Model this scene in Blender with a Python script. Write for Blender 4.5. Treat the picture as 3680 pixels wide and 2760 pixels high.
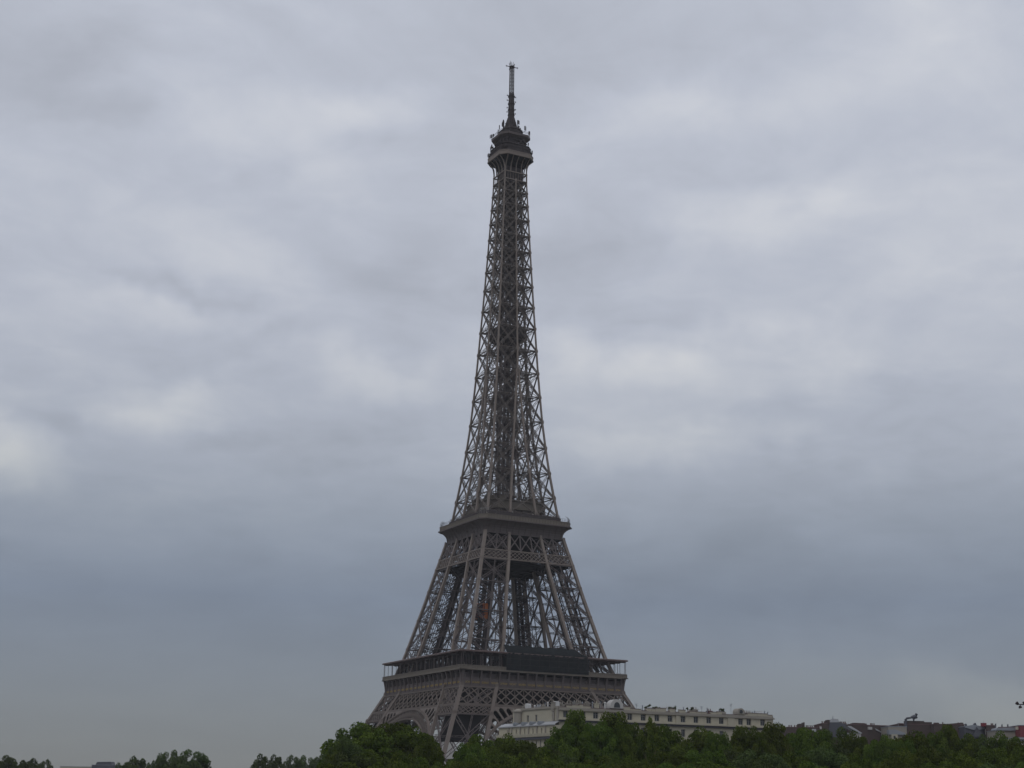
import bpy, math, random
import numpy as np
from mathutils import Vector, Matrix
for _o in list(bpy.data.objects): bpy.data.objects.remove(_o)
SC = bpy.context.scene
COL = SC.collection
R = math.radians

# ------------------------------------------------------------------ camera
IW, IH, FPX = 3680.0, 2760.0, 5314.86
CAM = Vector((0.0, -586.95, 9.21))
PITCH, YAW, ROLL = 0.277334, 0.003706, 0.015568
_f = Vector((math.sin(YAW)*math.cos(PITCH), math.cos(YAW)*math.cos(PITCH), math.sin(PITCH)))
_r0 = Vector((math.cos(YAW), -math.sin(YAW), 0))
_u0 = _r0.cross(_f)
_r = math.cos(ROLL)*_r0 + math.sin(ROLL)*_u0
_u = math.cos(ROLL)*_u0 - math.sin(ROLL)*_r0
cd = bpy.data.cameras.new("camera"); cam = bpy.data.objects.new("camera", cd); COL.objects.link(cam)
cd.sensor_width = 36.0; cd.lens = FPX/IW*36.0; cd.clip_start = 0.5; cd.clip_end = 12000
cam.matrix_world = Matrix(((_r.x, _u.x, -_f.x, CAM.x), (_r.y, _u.y, -_f.y, CAM.y), (_r.z, _u.z, -_f.z, CAM.z), (0, 0, 0, 1)))
SC.camera = cam

def ray(px, py):
    a = (px-IW/2)/FPX; b = -(py-IH/2)/FPX
    return (_f + a*_r + b*_u)
def at(px, py, depth):
    """point of the place seen at a photo pixel, 'depth' metres north of the camera"""
    d = ray(px, py); t = depth/d.y
    return CAM + d*t

# ------------------------------------------------------------------ sky, sun, exposure
SUN_EL, SUN_AZ = R(52), R(205)
SC.view_settings.view_transform = 'Standard'; SC.view_settings.look = 'None'
SC.view_settings.exposure = 0.0; SC.view_settings.gamma = 1.0
wd = bpy.data.worlds.new("World"); SC.world = wd; wd.use_nodes = True
nt = wd.node_tree; nt.nodes.clear()
def N(t, **k):
    n = nt.nodes.new(t)
    for a, v in k.items(): setattr(n, a, v)
    return n
def setin(sock, v):
    if isinstance(v, bpy.types.NodeSocket): nt.links.new(v, sock)
    else: sock.default_value = v
def M(op, a, b=0.0, c=None, clamp=False):
    n = N('ShaderNodeMath', operation=op); n.use_clamp = clamp
    setin(n.inputs[0], a); setin(n.inputs[1], b)
    if c is not None: setin(n.inputs[2], c)
    return n.outputs[0]
def build_sky():
    tc = N('ShaderNodeTexCoord'); sep = N('ShaderNodeSeparateXYZ')
    nt.links.new(tc.outputs['Generated'], sep.inputs[0])
    X, Y, Z = sep.outputs
    az = M('ARCTAN2', X, Y); el = M('ARCSINE', Z)
    # flat cloud layer seen in perspective
    zz = M('ADD', M('MAXIMUM', Z, 0.0), 0.16)
    px, py = M('DIVIDE', X, zz), M('DIVIDE', Y, zz)
    cb = N('ShaderNodeCombineXYZ'); setin(cb.inputs[0], px); setin(cb.inputs[1], py)
    def noise(vec, scale, detail, rough, dist=0.0, off=(0, 0, 0)):
        mp = N('ShaderNodeMapping'); mp.inputs['Location'].default_value = off
        nt.links.new(vec, mp.inputs[0])
        n = N('ShaderNodeTexNoise'); n.inputs['Scale'].default_value = scale
        n.inputs['Detail'].default_value = detail; n.inputs['Roughness'].default_value = rough
        n.inputs['Distortion'].default_value = dist
        nt.links.new(mp.outputs[0], n.inputs['Vector']); return n
    n1 = noise(cb.outputs[0], 1.5, 6, 0.5, 0.5, (3.1, 1.7, 0))
    n2 = noise(cb.outputs[0], 4.2, 7, 0.55, 0.6, (7.3, 2.2, 0.4))
    n3 = noise(cb.outputs[0], 11.0, 8, 0.6, 0.8, (2.3, 9.2, 1.4))
    wv = noise(tc.outputs['Generated'], 9.0, 4, 0.55, 0.0, (1.2, 5.1, 2.0))
    ws = N('ShaderNodeSeparateColor'); nt.links.new(wv.outputs['Color'], ws.inputs[0])
    azw = M('MULTIPLY_ADD', M('SUBTRACT', ws.outputs[0], 0.5), 0.16, az)
    elw = M('MULTIPLY_ADD', M('SUBTRACT', ws.outputs[1], 0.5), 0.10, el)
    # thin places in the cloud deck, by direction (px, py, radius x, radius y, amount)
    blobs = SKY_BLOBS
    tot = None
    for (bx, by, rx, ry, amp) in blobs:
        d = ray(bx*IW/2212.0, by*IW/2212.0).normalized()
        a0, e0 = math.atan2(d.x, d.y), math.asin(d.z)
        k = IW/2212.0/FPX
        u = M('MULTIPLY', M('SUBTRACT', azw, a0), 1/(rx*1.25*k)); v = M('MULTIPLY', M('SUBTRACT', elw, e0), 1/(ry*1.1*k))
        g = M('EXPONENT', M('MULTIPLY', M('ADD', M('MULTIPLY', u, u), M('MULTIPLY', v, v)), -1.0))
        amp *= 1.5
        tot = M('MULTIPLY', g, amp) if tot is None else M('MULTIPLY_ADD', g, amp, tot)
    cloud = M('ADD', M('MULTIPLY', M('SUBTRACT', n1.outputs[0], 0.5), 0.30), M('ADD', M('MULTIPLY', M('SUBTRACT', n2.outputs[0], 0.5), 0.33), M('MULTIPLY', M('SUBTRACT', n3.outputs[0], 0.5), 0.13)))
    cloud = M('MULTIPLY', cloud, M('ADD', 0.30, M('MULTIPLY', M('SUBTRACT', el, R(5)), 1/R(9), clamp=True)))
    lum = M('ADD', M('ADD', tot, cloud), 1.0)
    lum = M('MAXIMUM', lum, 0.45)
    ramp = N('ShaderNodeValToRGB'); cr = ramp.color_ramp
    setin(ramp.inputs[0], M('DIVIDE', M('MAXIMUM', el, 0.0), R(40)))
    for i, (deg, c) in enumerate(SKY_RAMP):
        e = cr.elements[i] if i < 2 else cr.elements.new(deg/40.0)
        e.position = deg/40.0; e.color = (*[((v/255+0.055)/1.055)**2.4 for v in c], 1)
    warm = N('ShaderNodeMix', data_type='RGBA', blend_type='MULTIPLY')
    setin(warm.inputs[0], M('MULTIPLY', M('SUBTRACT', lum, 1.0), 1.9, clamp=True))
    nt.links.new(ramp.outputs[0], warm.inputs[6]); warm.inputs[7].default_value = (1.08, 1.01, 0.86, 1)
    sc = N('ShaderNodeVectorMath', operation='SCALE')
    nt.links.new(warm.outputs[2], sc.inputs[0]); setin(sc.inputs['Scale'], M('MULTIPLY', lum, 10.0))
    sky = N('ShaderNodeTexSky', sky_type='NISHITA'); sky.sun_disc = False
    sky.sun_elevation = SUN_EL; sky.sun_rotation = SUN_AZ
    mix = N('ShaderNodeMix', data_type='RGBA'); mix.inputs[0].default_value = 0.94
    nt.links.new(sky.outputs[0], mix.inputs[6]); nt.links.new(sc.outputs[0], mix.inputs[7])
    bg = N('ShaderNodeBackground'); bg.inputs['Strength'].default_value = 0.1
    nt.links.new(mix.outputs[2], bg.inputs['Color'])
    out = N('ShaderNodeOutputWorld'); nt.links.new(bg.outputs[0], out.inputs['Surface'])
SKY_RAMP = [(0, (117, 119, 118)), (3, (122, 127, 133)), (7.5, (126, 136, 153)), (10.5, (149, 157, 170)), (13, (172, 178, 190)), (18, (186, 191, 203)), (25, (192, 197, 209)), (32, (193, 198, 210)), (40, (202, 206, 214))]
SKY_BLOBS = [(20, 975, 110, 55, .28), (420, 880, 110, 50, .20), (870, 800, 110, 50, .16), (1430, 810, 170, 55, .16), (1500, 945, 200, 40, .16),
             (1660, 475, 190, 60, .13), (1480, 190, 160, 60, .10), (790, 250, 130, 50, .13), (560, 300, 120, 60, .10), (470, 520, 150, 60, .08),
             (1900, 120, 260, 90, .08), (360, 660, 120, 40, .10), (2080, 520, 140, 80, .08), (1780, 770, 130, 50, .08),
             (360, 620, 110, 30, -.16), (90, 110, 170, 90, -.12), (250, 240, 140, 30, -.07), (900, 620, 90, 90, -.05), (1560, 1270, 480, 90, -.12), (420, 1290, 330, 90, -.06), (1300, 560, 150, 120, -.10),
             (240, 905, 120, 35, -.10), (620, 980, 150, 50, -.06), (1950, 1060, 330, 60, -.06), (1750, 1490, 500, 60, .05), (2150, 1500, 120, 40, .12), (600, 700, 140, 25, -.08), (1380, 690, 160, 50, -.04)]
build_sky()
sd = bpy.data.lights.new("sun", 'SUN'); sd.energy = 0.5; sd.angle = R(25); sd.color = (1.0, 0.96, 0.9)
sun = bpy.data.objects.new("sun", sd); COL.objects.link(sun)
_sv = Vector((math.sin(SUN_AZ)*math.cos(SUN_EL), math.cos(SUN_AZ)*math.cos(SUN_EL), math.sin(SUN_EL)))
sun.rotation_euler = _sv.to_track_quat('Z', 'Y').to_euler(); sun.location = (0, -300, 600)

# ------------------------------------------------------------------ materials
MATS = {}
def mat(name, col, rough=0.7, var=0.15, scale=0.6, metal=0.0, var2=None, spec=0.3, bump=0.0, rnd=0.0):
    m = bpy.data.materials.new(name); m.use_nodes = True
    t = m.node_tree; b = t.nodes['Principled BSDF']
    b.inputs['Roughness'].default_value = rough; b.inputs['Metallic'].default_value = metal
    b.inputs['Specular IOR Level'].default_value = spec
    tc = t.nodes.new('ShaderNodeTexCoord')
    n = t.nodes.new('ShaderNodeTexNoise'); n.inputs['Scale'].default_value = scale; n.inputs['Detail'].default_value = 6; n.inputs['Roughness'].default_value = 0.6
    t.links.new(tc.outputs['Object'], n.inputs['Vector'])
    mx = t.nodes.new('ShaderNodeMix'); mx.data_type = 'RGBA'
    t.links.new(n.outputs[0], mx.inputs[0])
    c2 = var2 if var2 else tuple(min(1, c*(1+var)) for c in col)
    c1 = tuple(c*(1-var) for c in col) if not var2 else col
    mx.inputs[6].default_value = (*c1, 1); mx.inputs[7].default_value = (*c2, 1)
    src = mx.outputs[2]
    if rnd:
        oi = t.nodes.new('ShaderNodeObjectInfo'); hs = t.nodes.new('ShaderNodeHueSaturation')
        mm = t.nodes.new('ShaderNodeMath'); mm.operation = 'MULTIPLY_ADD'
        t.links.new(oi.outputs['Random'], mm.inputs[0]); mm.inputs[1].default_value = rnd*2; mm.inputs[2].default_value = 1-rnd
        t.links.new(mm.outputs[0], hs.inputs['Value']); t.links.new(src, hs.inputs['Color']); src = hs.outputs[0]
    t.links.new(src, b.inputs['Base Color'])
    if bump:
        bp = t.nodes.new('ShaderNodeBump'); bp.inputs['Strength'].default_value = bump; bp.inputs['Distance'].default_value = 0.1
        t.links.new(n.outputs[0], bp.inputs['Height']); t.links.new(bp.outputs[0], b.inputs['Normal'])
    MATS[name] = m; return m
IRON = mat('iron_paint', (0.190, 0.158, 0.138), 0.6, 0.24, 0.11)
IRON2 = mat('iron_paint_dull', (0.108, 0.090, 0.088), 0.7, 0.18, 0.35)
IRONB = mat('iron_paint_lower_stage', (0.138, 0.113, 0.099), 0.65, 0.22, 0.12)
IRON3 = mat('iron_paint_mid', (0.130, 0.110, 0.098), 0.65, 0.16, 0.3)  # tone between the girder iron and the dull bracing iron
IRONP = mat('iron_paint_panel', (0.150, 0.130, 0.108), 0.65, 0.16, 0.5)
DARK = mat('dark_iron', (0.056, 0.048, 0.050), 0.85, 0.2, 0.5, spec=0.1)
SHADEM = mat('shade_black', (0.013, 0.012, 0.013), 0.9, 0.3, 0.5, spec=0.04)  # near-black colour imitating shade inside legs, under decks and summit gallery
GLASSD = mat('dark_glazing', (0.03, 0.035, 0.04), 0.15, 0.2, 0.6, spec=0.5)
NETM = mat('net_cloth', (0.018, 0.021, 0.023), 0.95, 0.3, 0.5, spec=0.05)
GOLD = mat('gilt_letters', (0.36, 0.26, 0.09), 0.5, 0.15, 2.0, metal=0.3)
ROOFR = mat('painted_roof_sheet', (0.125, 0.09, 0.085), 0.6, 0.15, 0.5)
WHITEM = mat('white_metal', (0.5, 0.5, 0.5), 0.5, 0.08, 1.0)
ORANGE = mat('orange_lift_paint', (0.42, 0.12, 0.03), 0.5, 0.12, 0.8)
MAROON = mat('maroon_lift_paint', (0.13, 0.03, 0.03), 0.5, 0.12, 0.8)
STONE = mat('cream_stone', (0.41, 0.378, 0.295), 0.85, 0.2, 0.8, bump=0.1)
STONE2 = mat('pale_stone', (0.38, 0.352, 0.28), 0.85, 0.10, 0.6)
STONE3 = mat('grey_stone', (0.26, 0.24, 0.21), 0.85, 0.15, 0.5)
ZINC = mat('zinc_roof', (0.24, 0.26, 0.29), 0.5, 0.15, 0.4, metal=0.2)
ZINCL = mat('bright_zinc', (0.36, 0.37, 0.39), 0.5, 0.10, 0.5)
SLATE = mat('slate_roof', (0.075, 0.078, 0.095), 0.6, 0.18, 0.6)
BRICK = mat('brick_brown', (0.075, 0.056, 0.053), 0.9, 0.2, 0.6)
POTS = mat('terracotta_pots', (0.10, 0.055, 0.05), 0.85, 0.2, 1.5)
COPE = mat('terracotta_coping', (0.13, 0.082, 0.085), 0.85, 0.15, 1.0)
REDM = mat('red_panel', (0.17, 0.035, 0.045), 0.6, 0.12, 0.8)
SHUT = mat('window_frame_paint', (0.24, 0.24, 0.24), 0.6, 0.1, 2.0)
PLASTER = mat('white_plaster', (0.42, 0.41, 0.40), 0.85, 0.08, 0.6)
BARK = mat('bark', (0.10, 0.075, 0.055), 0.9, 0.3, 2.0)
GROUND = mat('ground_soil', (0.11, 0.105, 0.085), 0.95, 0.25, 0.05)
WATER = mat('river_water', (0.03, 0.045, 0.04), 0.08, 0.2, 0.15, spec=0.5, bump=0.3)
PAVE = mat('paving', (0.25, 0.24, 0.22), 0.9, 0.12, 0.3)
CLOTHES = [mat('dark_clothes', (0.03, 0.03, 0.04), 0.9, 0.2, 3), mat('blue_clothes', (0.06, 0.08, 0.14), 0.9, 0.2, 3), mat('pale_clothes', (0.5, 0.48, 0.46), 0.9, 0.1, 3)]
SKIN = mat('skin', (0.42, 0.27, 0.2), 0.6, 0.1, 4)
HAIR = mat('dark_hair', (0.03, 0.022, 0.018), 0.8, 0.2, 5)
def leafmat(name, c1, c2, transl=0.25):
    m = bpy.data.materials.new(name); m.use_nodes = True; t = m.node_tree; t.nodes.clear()
    at_ = t.nodes.new('ShaderNodeAttribute'); at_.attribute_name = 'tint'
    mx = t.nodes.new('ShaderNodeMix'); mx.data_type = 'RGBA'
    mx.inputs[6].default_value = (*c1, 1); mx.inputs[7].default_value = (*c2, 1)
    t.links.new(at_.outputs['Fac'], mx.inputs[0])
    oi = t.nodes.new('ShaderNodeObjectInfo'); hs = t.nodes.new('ShaderNodeHueSaturation')
    m1 = t.nodes.new('ShaderNodeMath'); m1.operation = 'MULTIPLY_ADD'; m1.inputs[1].default_value = 0.035; m1.inputs[2].default_value = 0.475
    m2 = t.nodes.new('ShaderNodeMath'); m2.operation = 'MULTIPLY_ADD'; m2.inputs[1].default_value = 0.6; m2.inputs[2].default_value = 0.72
    t.links.new(oi.outputs['Random'], m1.inputs[0]); t.links.new(oi.outputs['Random'], m2.inputs[0])
    t.links.new(m1.outputs[0], hs.inputs['Hue']); t.links.new(m2.outputs[0], hs.inputs['Value']); t.links.new(mx.outputs[2], hs.inputs['Color'])
    d = t.nodes.new('ShaderNodeBsdfDiffuse'); tr = t.nodes.new('ShaderNodeBsdfTranslucent'); ms = t.nodes.new('ShaderNodeMixShader')
    ms.inputs[0].default_value = transl
    t.links.new(hs.outputs[0], d.inputs[0]); t.links.new(hs.outputs[0], tr.inputs[0])
    t.links.new(d.outputs[0], ms.inputs[1]); t.links.new(tr.outputs[0], ms.inputs[2])
    o = t.nodes.new('ShaderNodeOutputMaterial'); t.links.new(ms.outputs[0], o.inputs[0]); return m
LEAF = leafmat('green_leaves', (0.037, 0.067, 0.012), (0.106, 0.144, 0.027))
LEAF2 = leafmat('dark_leaves', (0.040, 0.066, 0.022), (0.086, 0.120, 0.042))

# ------------------------------------------------------------------ mesh helpers
class MB:
    def __init__(s): s.v = []; s.f = []; s.M = None
    def add(s, vs, fs):
        o = len(s.v)
        if s.M is not None: vs = [s.M @ Vector(p) for p in vs]
        s.v.extend([tuple(p) for p in vs]); s.f.extend([tuple(i+o for i in f) for f in fs])
    def box(s, x0, x1, y0, y1, z0, z1):
        s.add([(x0,y0,z0),(x1,y0,z0),(x1,y1,z0),(x0,y1,z0),(x0,y0,z1),(x1,y0,z1),(x1,y1,z1),(x0,y1,z1)],
              [(3,2,1,0),(4,5,6,7),(0,1,5,4),(1,2,6,5),(2,3,7,6),(3,0,4,7)])
    def beam(s, p0, p1, w, d, n=(0, 0, 1), caps=True):
        p0 = Vector(p0); p1 = Vector(p1); ax = p1-p0
        if ax.length < 1e-6: return
        ax.normalize(); n = Vector(n); sd_ = ax.cross(n)
        if sd_.length < 1e-4: sd_ = ax.cross(Vector((1, 0, 0)))
        if sd_.length < 1e-4: sd_ = ax.cross(Vector((0, 1, 0)))
        sd_.normalize(); n = sd_.cross(ax); a = sd_*(w/2); b = n*(d/2)
        vs = [p0-a-b, p0+a-b, p0+a+b, p0-a+b, p1-a-b, p1+a-b, p1+a+b, p1-a+b]
        fs = [(0,1,5,4),(1,2,6,5),(2,3,7,6),(3,0,4,7)]
        if caps: fs += [(3,2,1,0),(4,5,6,7)]
        s.add(vs, fs)
    def truss(s, p0, p1, W, t, n=(0, 0, 1), k=7, lt=None):
        """laced beam: two chords and zigzag lacing"""
        p0 = Vector(p0); p1 = Vector(p1); ax = (p1-p0)
        if ax.length < 1e-6: return
        ax = ax.normalized(); sd_ = ax.cross(Vector(n))
        if sd_.length < 1e-4: sd_ = ax.cross(Vector((1, 0, 0)))
        sd_ = sd_.normalized()*(W/2); lt = lt or t*0.6
        s.beam(p0-sd_, p1-sd_, t, t*1.6, n, False); s.beam(p0+sd_, p1+sd_, t, t*1.6, n, False)
        for j in range(k):
            a = p0.lerp(p1, j/k) + (sd_ if j % 2 else -sd_); b = p0.lerp(p1, (j+1)/k) + (-sd_ if j % 2 else sd_)
            s.beam(a, b, lt, lt, n, False)
    def plate(s, c, sz, n, th=0.1):
        """octagonal gusset plate facing n"""
        c = Vector(c); n = Vector(n).normalized(); a = n.cross(Vector((0, 0, 1)))
        a = a.normalized() if a.length > 1e-3 else Vector((1, 0, 0)); b = n.cross(a)
        vs = []
        for sgn in (-1, 1):
            for j in range(8):
                an = math.pi/8+j*math.pi/4
                vs.append(c + n*(sgn*th/2) + a*(math.cos(an)*sz*0.8) + b*(math.sin(an)*sz*1.25))
        s.add(vs, [tuple(range(7, -1, -1)), tuple(range(8, 16))] + [(j, (j+1) % 8, 8+(j+1) % 8, 8+j) for j in range(8)])
    def loft(s, rings, close=True, cap0=False, cap1=False):
        n = len(rings[0]); vs = [p for r in rings for p in r]; fs = []
        for i in range(len(rings)-1):
            for j in range(n if close else n-1):
                k = (j+1) % n
                fs.append((i*n+j, i*n+k, (i+1)*n+k, (i+1)*n+j))
        if cap0: fs.append(tuple(range(n-1, -1, -1)))
        if cap1: fs.append(tuple((len(rings)-1)*n+j for j in range(n)))
        s.add(vs, fs)
    def tube(s, pts, rad, n=8, caps=True):
        pts = [Vector(p) for p in pts]; rings = []
        for i, p in enumerate(pts):
            ax = (pts[min(i+1, len(pts)-1)]-pts[max(i-1, 0)]).normalized()
            a = ax.orthogonal().normalized() if abs(ax.z) < 0.99 else Vector((1, 0, 0)); a = (a-ax*a.dot(ax)).normalized(); b = ax.cross(a)
            r = rad[i] if isinstance(rad, (list, tuple)) else rad
            rings.append([p + a*(math.cos(2*math.pi*j/n)*r) + b*(math.sin(2*math.pi*j/n)*r) for j in range(n)])
        s.loft(rings, True, caps, caps)
    def mesh(s, name, material, smooth=False):
        me = bpy.data.meshes.new(name); me.from_pydata(s.v, [], s.f); me.materials.append(material)
        if smooth: me.polygons.foreach_set('use_smooth', [True]*len(me.polygons))
        me.update(); return me
    def obj(s, name, material, parent=None, smooth=False, label=None):
        o = bpy.data.objects.new(name, s.mesh(name, material, smooth)); COL.objects.link(o)
        if parent is not None: o.parent = parent
        if label: o['label'] = label
        return o
def tag(o, label, cat, group=None):
    o['label'] = label; o['category'] = cat
    if group: o['group'] = group
    return o
def empty(name, loc, label, cat, group=None, rz=0.0):
    o = bpy.data.objects.new(name, None); COL.objects.link(o); o.location = loc; o.rotation_euler = (0, 0, rz)
    o.empty_display_size = 1.0
    return tag(o, label, cat, group)
def struct(name, mb, m):
    o = mb.obj(name, m); o['kind'] = 'structure'; return o
def copy_tree(o, parent=None):
    c = o.copy(); COL.objects.link(c)
    if parent is not None: c.parent = parent
    for ch in list(o.children): copy_tree(ch, c)
    return c

# ------------------------------------------------------------------ ground, river
g = MB(); g.box(-6000, 6000, -470, 7000, -12, 0); struct('ground', g, GROUND)
g = MB(); g.box(-6000, 6000, -560.2, -470.2, -12, -4); struct('water', g, WATER)
g = MB(); g.box(-6000, 6000, -1400, -560.4, -12, 7.6); struct('pavement', g, PAVE)

# ------------------------------------------------------------------ the tower
TH = 0.482171
tower = empty('lattice_tower', (0, 0, 0), 'tall brown iron lattice tower rising above the trees, in the middle of the view', 'tower', rz=TH)
def interp(z, zs, ws): return float(np.interp(z, zs, ws))
WZ = [0, 28.65, 43.4, 50, 57, 65, 74, 87, 100, 109.7, 120, 136, 155, 177, 210, 232, 264, 276]
WW = [60.0, 44.8, 37.65, 34.3, 31.7, 28.9, 26.5, 23.1, 19.95, 17.45, 15.6, 13.3, 11.15, 9.6, 7.8, 6.7, 5.25, 4.9]
IZ = [0, 34.45, 50, 57, 67, 70, 101, 115, 136, 155, 180, 183, 300]
II = [42.8, 27.3, 20.3, 17.6, 14.5, 13.85, 8.25, 6.3, 4.0, 2.2, 0.35, 0.0, 0.0]
def w(z): return interp(z, WZ, WW)
def ii(z): return interp(z, IZ, II)
def face(k, a, off, z):
    """point on side k of the tower: a along the side, off outwards, height z"""
    x, y = a, -off
    for _ in range(k % 4): x, y = y, -x       # k=0 the right-hand side, k=1 the left-hand side
    return Vector((x, y, z))
def fn(k):
    return face(k, 0, 1, 0)
def octo(s_, c, z):
    return [(s_, -s_+c, z), (s_, s_-c, z), (s_-c, s_, z), (-s_+c, s_, z), (-s_, s_-c, z), (-s_, -s_+c, z), (-s_+c, -s_, z), (s_-c, -s_, z)]

def leg_corners(sx, sy, z):
    W_, I_ = w(z), ii(z)
    return [Vector((sx*W_, sy*W_, z)), Vector((sx*W_, sy*I_, z)), Vector((sx*I_, sy*I_, z)), Vector((sx*I_, sy*W_, z))]
def build_leg(name, sx, sy, nodes, box, tw, lace, plate, extra_mid=False, gm=None):
    leg = bpy.data.objects.new(name, None); COL.objects.link(leg); leg.parent = tower
    GL = []
    for c in range(4):
        L = MB(); GL.append(L)
        zs = sorted(set(list(np.linspace(nodes[0], nodes[-1], 14)) + nodes))
        pts = [leg_corners(sx, sy, z)[c] for z in zs]
        for p, q in zip(pts[:-1], pts[1:]): L.beam(p, q, box, box, (sx, 0, 0))
    B = MB()
    for j, z in enumerate(nodes):
        cs = leg_corners(sx, sy, z)
        for e in range(4):
            a, b = cs[e], cs[(e+1) % 4]; nn = (a-b).cross(Vector((0, 0, 1)))
            B.truss(a, b, tw*0.9, 0.2, (0, 0, 1) if e % 2 else nn, lace)
            if j < len(nodes)-1:
                ds = leg_corners(sx, sy, nodes[j+1]); a2, b2 = ds[e], ds[(e+1) % 4]
                B.truss(a, b2, tw, 0.2, nn, lace+2); B.truss(b, a2, tw, 0.2, nn, lace+2)
                mid = (a+b+a2+b2)/4
                B.plate(mid, plate, nn, 0.35)
                if extra_mid: B.truss((a+b)/2, (a2+b2)/2, tw*0.5, 0.12, nn, lace)
                if extra_mid: B.truss((a+a2)/2, (b+b2)/2, tw*0.5, 0.12, nn, lace)
        B.truss(cs[0], cs[2], tw*0.7, 0.16, (0, 0, 1), lace); B.truss(cs[1], cs[3], tw*0.7, 0.16, (0, 0, 1), lace)
        for ci in (0, 1, 3):
            for nn in ((sx, 0, 0), (0, sy, 0)): GL[ci].plate(cs[ci]+Vector(nn)*(box*0.45), plate*1.15, nn, 0.25)
    B.obj('cross_bracing', IRON2, leg)
    for L in GL: L.obj('corner_girder', gm or IRON, leg)
    return leg
for sx in (-1, 1):
    for sy in (-1, 1):
        leg = build_leg('lower_leg', sx, sy, [0.0, 8.0, 24.0, 40.0, 50.4], 1.3, 1.1, 7, 0.9, True, IRONB)
        # masonry footings
        for c in leg_corners(sx, sy, 0):
            F = MB(); F.loft([octo_ for octo_ in [[(c.x+dx*s_, c.y+dy*s_, z) for dx, dy in ((1, -1), (1, 1), (-1, 1), (-1, -1))] for s_, z in ((4.5, 0.01), (4.2, 2.5), (2.6, 4.5))]], True, True, True)
            F.obj('stone_footing', STONE3, leg)
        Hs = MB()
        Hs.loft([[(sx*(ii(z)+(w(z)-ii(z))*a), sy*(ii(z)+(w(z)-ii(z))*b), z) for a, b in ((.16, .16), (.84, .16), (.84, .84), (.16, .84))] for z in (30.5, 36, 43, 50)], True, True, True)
        Hs.obj('lift_shade_box', SHADEM, leg)  # box added for lift machinery, blackened to paint in the leg's inner shade
        up = build_leg('upper_leg', sx, sy, [50.3, 57.0, 68.1, 79.4, 90.8, 99.6, 103.6, 110.4], 1.1, 0.7, 8, 0.62, True)
        # lift track and stairs inside the leg
        T = MB()
        def cen(z, fa=0.5, fb=0.5):
            m = w(z)*fa+ii(z)*(1-fa); n_ = w(z)*fb+ii(z)*(1-fb); return Vector((sx*m, sy*n_, z))
        zz = list(np.linspace(44, 112, 14))
        for fa, fb in ((.30, .42), (.42, .30)):
            for z0, z1 in zip(zz[:-1], zz[1:]): T.beam(cen(z0, fa, fb), cen(z1, fa, fb), 1.25, 1.3, (sx, sy, 0))
        for z in np.arange(44, 112, 1.5):
            T.beam(cen(z, .30, .42), cen(z, .42, .30), 0.35, 0.5); T.beam(cen(z, .52, .40), cen(z+1.5, .40, .52), 0.3, 0.3)
        T.obj('lift_track', DARK, up)
        S = MB()
        for q, z in enumerate(np.arange(58, 110, 2.3)):
            a, b = ((.62, .80), (.80, .62)) if q % 2 else ((.80, .62), (.62, .80))
            S.beam(cen(z, *a), cen(z+2.3, *b), 1.1, 0.25)
            S.beam(cen(z, *a)+Vector((0, 0, 1.0)), cen(z+2.3, *b)+Vector((0, 0, 1.0)), 0.9, 0.08)
            S.beam(cen(z, .58, .58), cen(z, .84, .84), 1.2, 0.2)
        for f4 in ((.6, .6), (.82, .82), (.6, .82), (.82, .6), (.2, .2), (.5, .5), (.2, .7), (.7, .2)):
            for z0, z1 in zip(zz[2:-1], zz[3:]): S.beam(cen(z0, *f4), cen(z1, *f4), 0.2, 0.2)
        S.obj('staircase', DARK, up)

# ---- first stage lattice band, belts and arches, one per side
ARC_Z, R_EXT, R_INT = 2.7, 40.5, 37.0
def lattice(mb, k, a0f, a1f, z0, z1, pitch, run, wd_, dep, off=0.0, verts=0.0):
    n = max(1, round((a1f(z0)-a0f(z0))/pitch))
    def P(t, z): return face(k, a0f(z)+(a1f(z)-a0f(z))*t, w(z)+off, z)
    def clip(ka, kb):
        ta, tb = ka/n, kb/n; za, zb = z0, z1
        if ta == tb: return (ta, za), (tb, zb)
        for lim in (0.0, 1.0):
            if (ta < lim) if lim == 0 else (ta > lim): s_ = (lim-ta)/(tb-ta); za, ta = za+(zb-za)*s_, lim
            if (tb < lim) if lim == 0 else (tb > lim): s_ = (lim-ta)/(tb-ta); zb, tb = za+(zb-za)*s_, lim
        return (ta, za), (tb, zb)
    for j in range(-run, n+run+1):
        for dr in (run, -run):
            if max(j, j+dr) <= 0 or min(j, j+dr) >= n: continue
            (ta, za), (tb, zb) = clip(j, j+dr)
            if abs(ta-tb) < 1e-6: continue
            mb.beam(P(ta, za), P(tb, zb), wd_, dep, fn(k), False)
    if verts:
        for j in range(n+1): mb.beam(P(j/n, z0), P(j/n, z1), verts, verts, fn(k), False)
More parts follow.
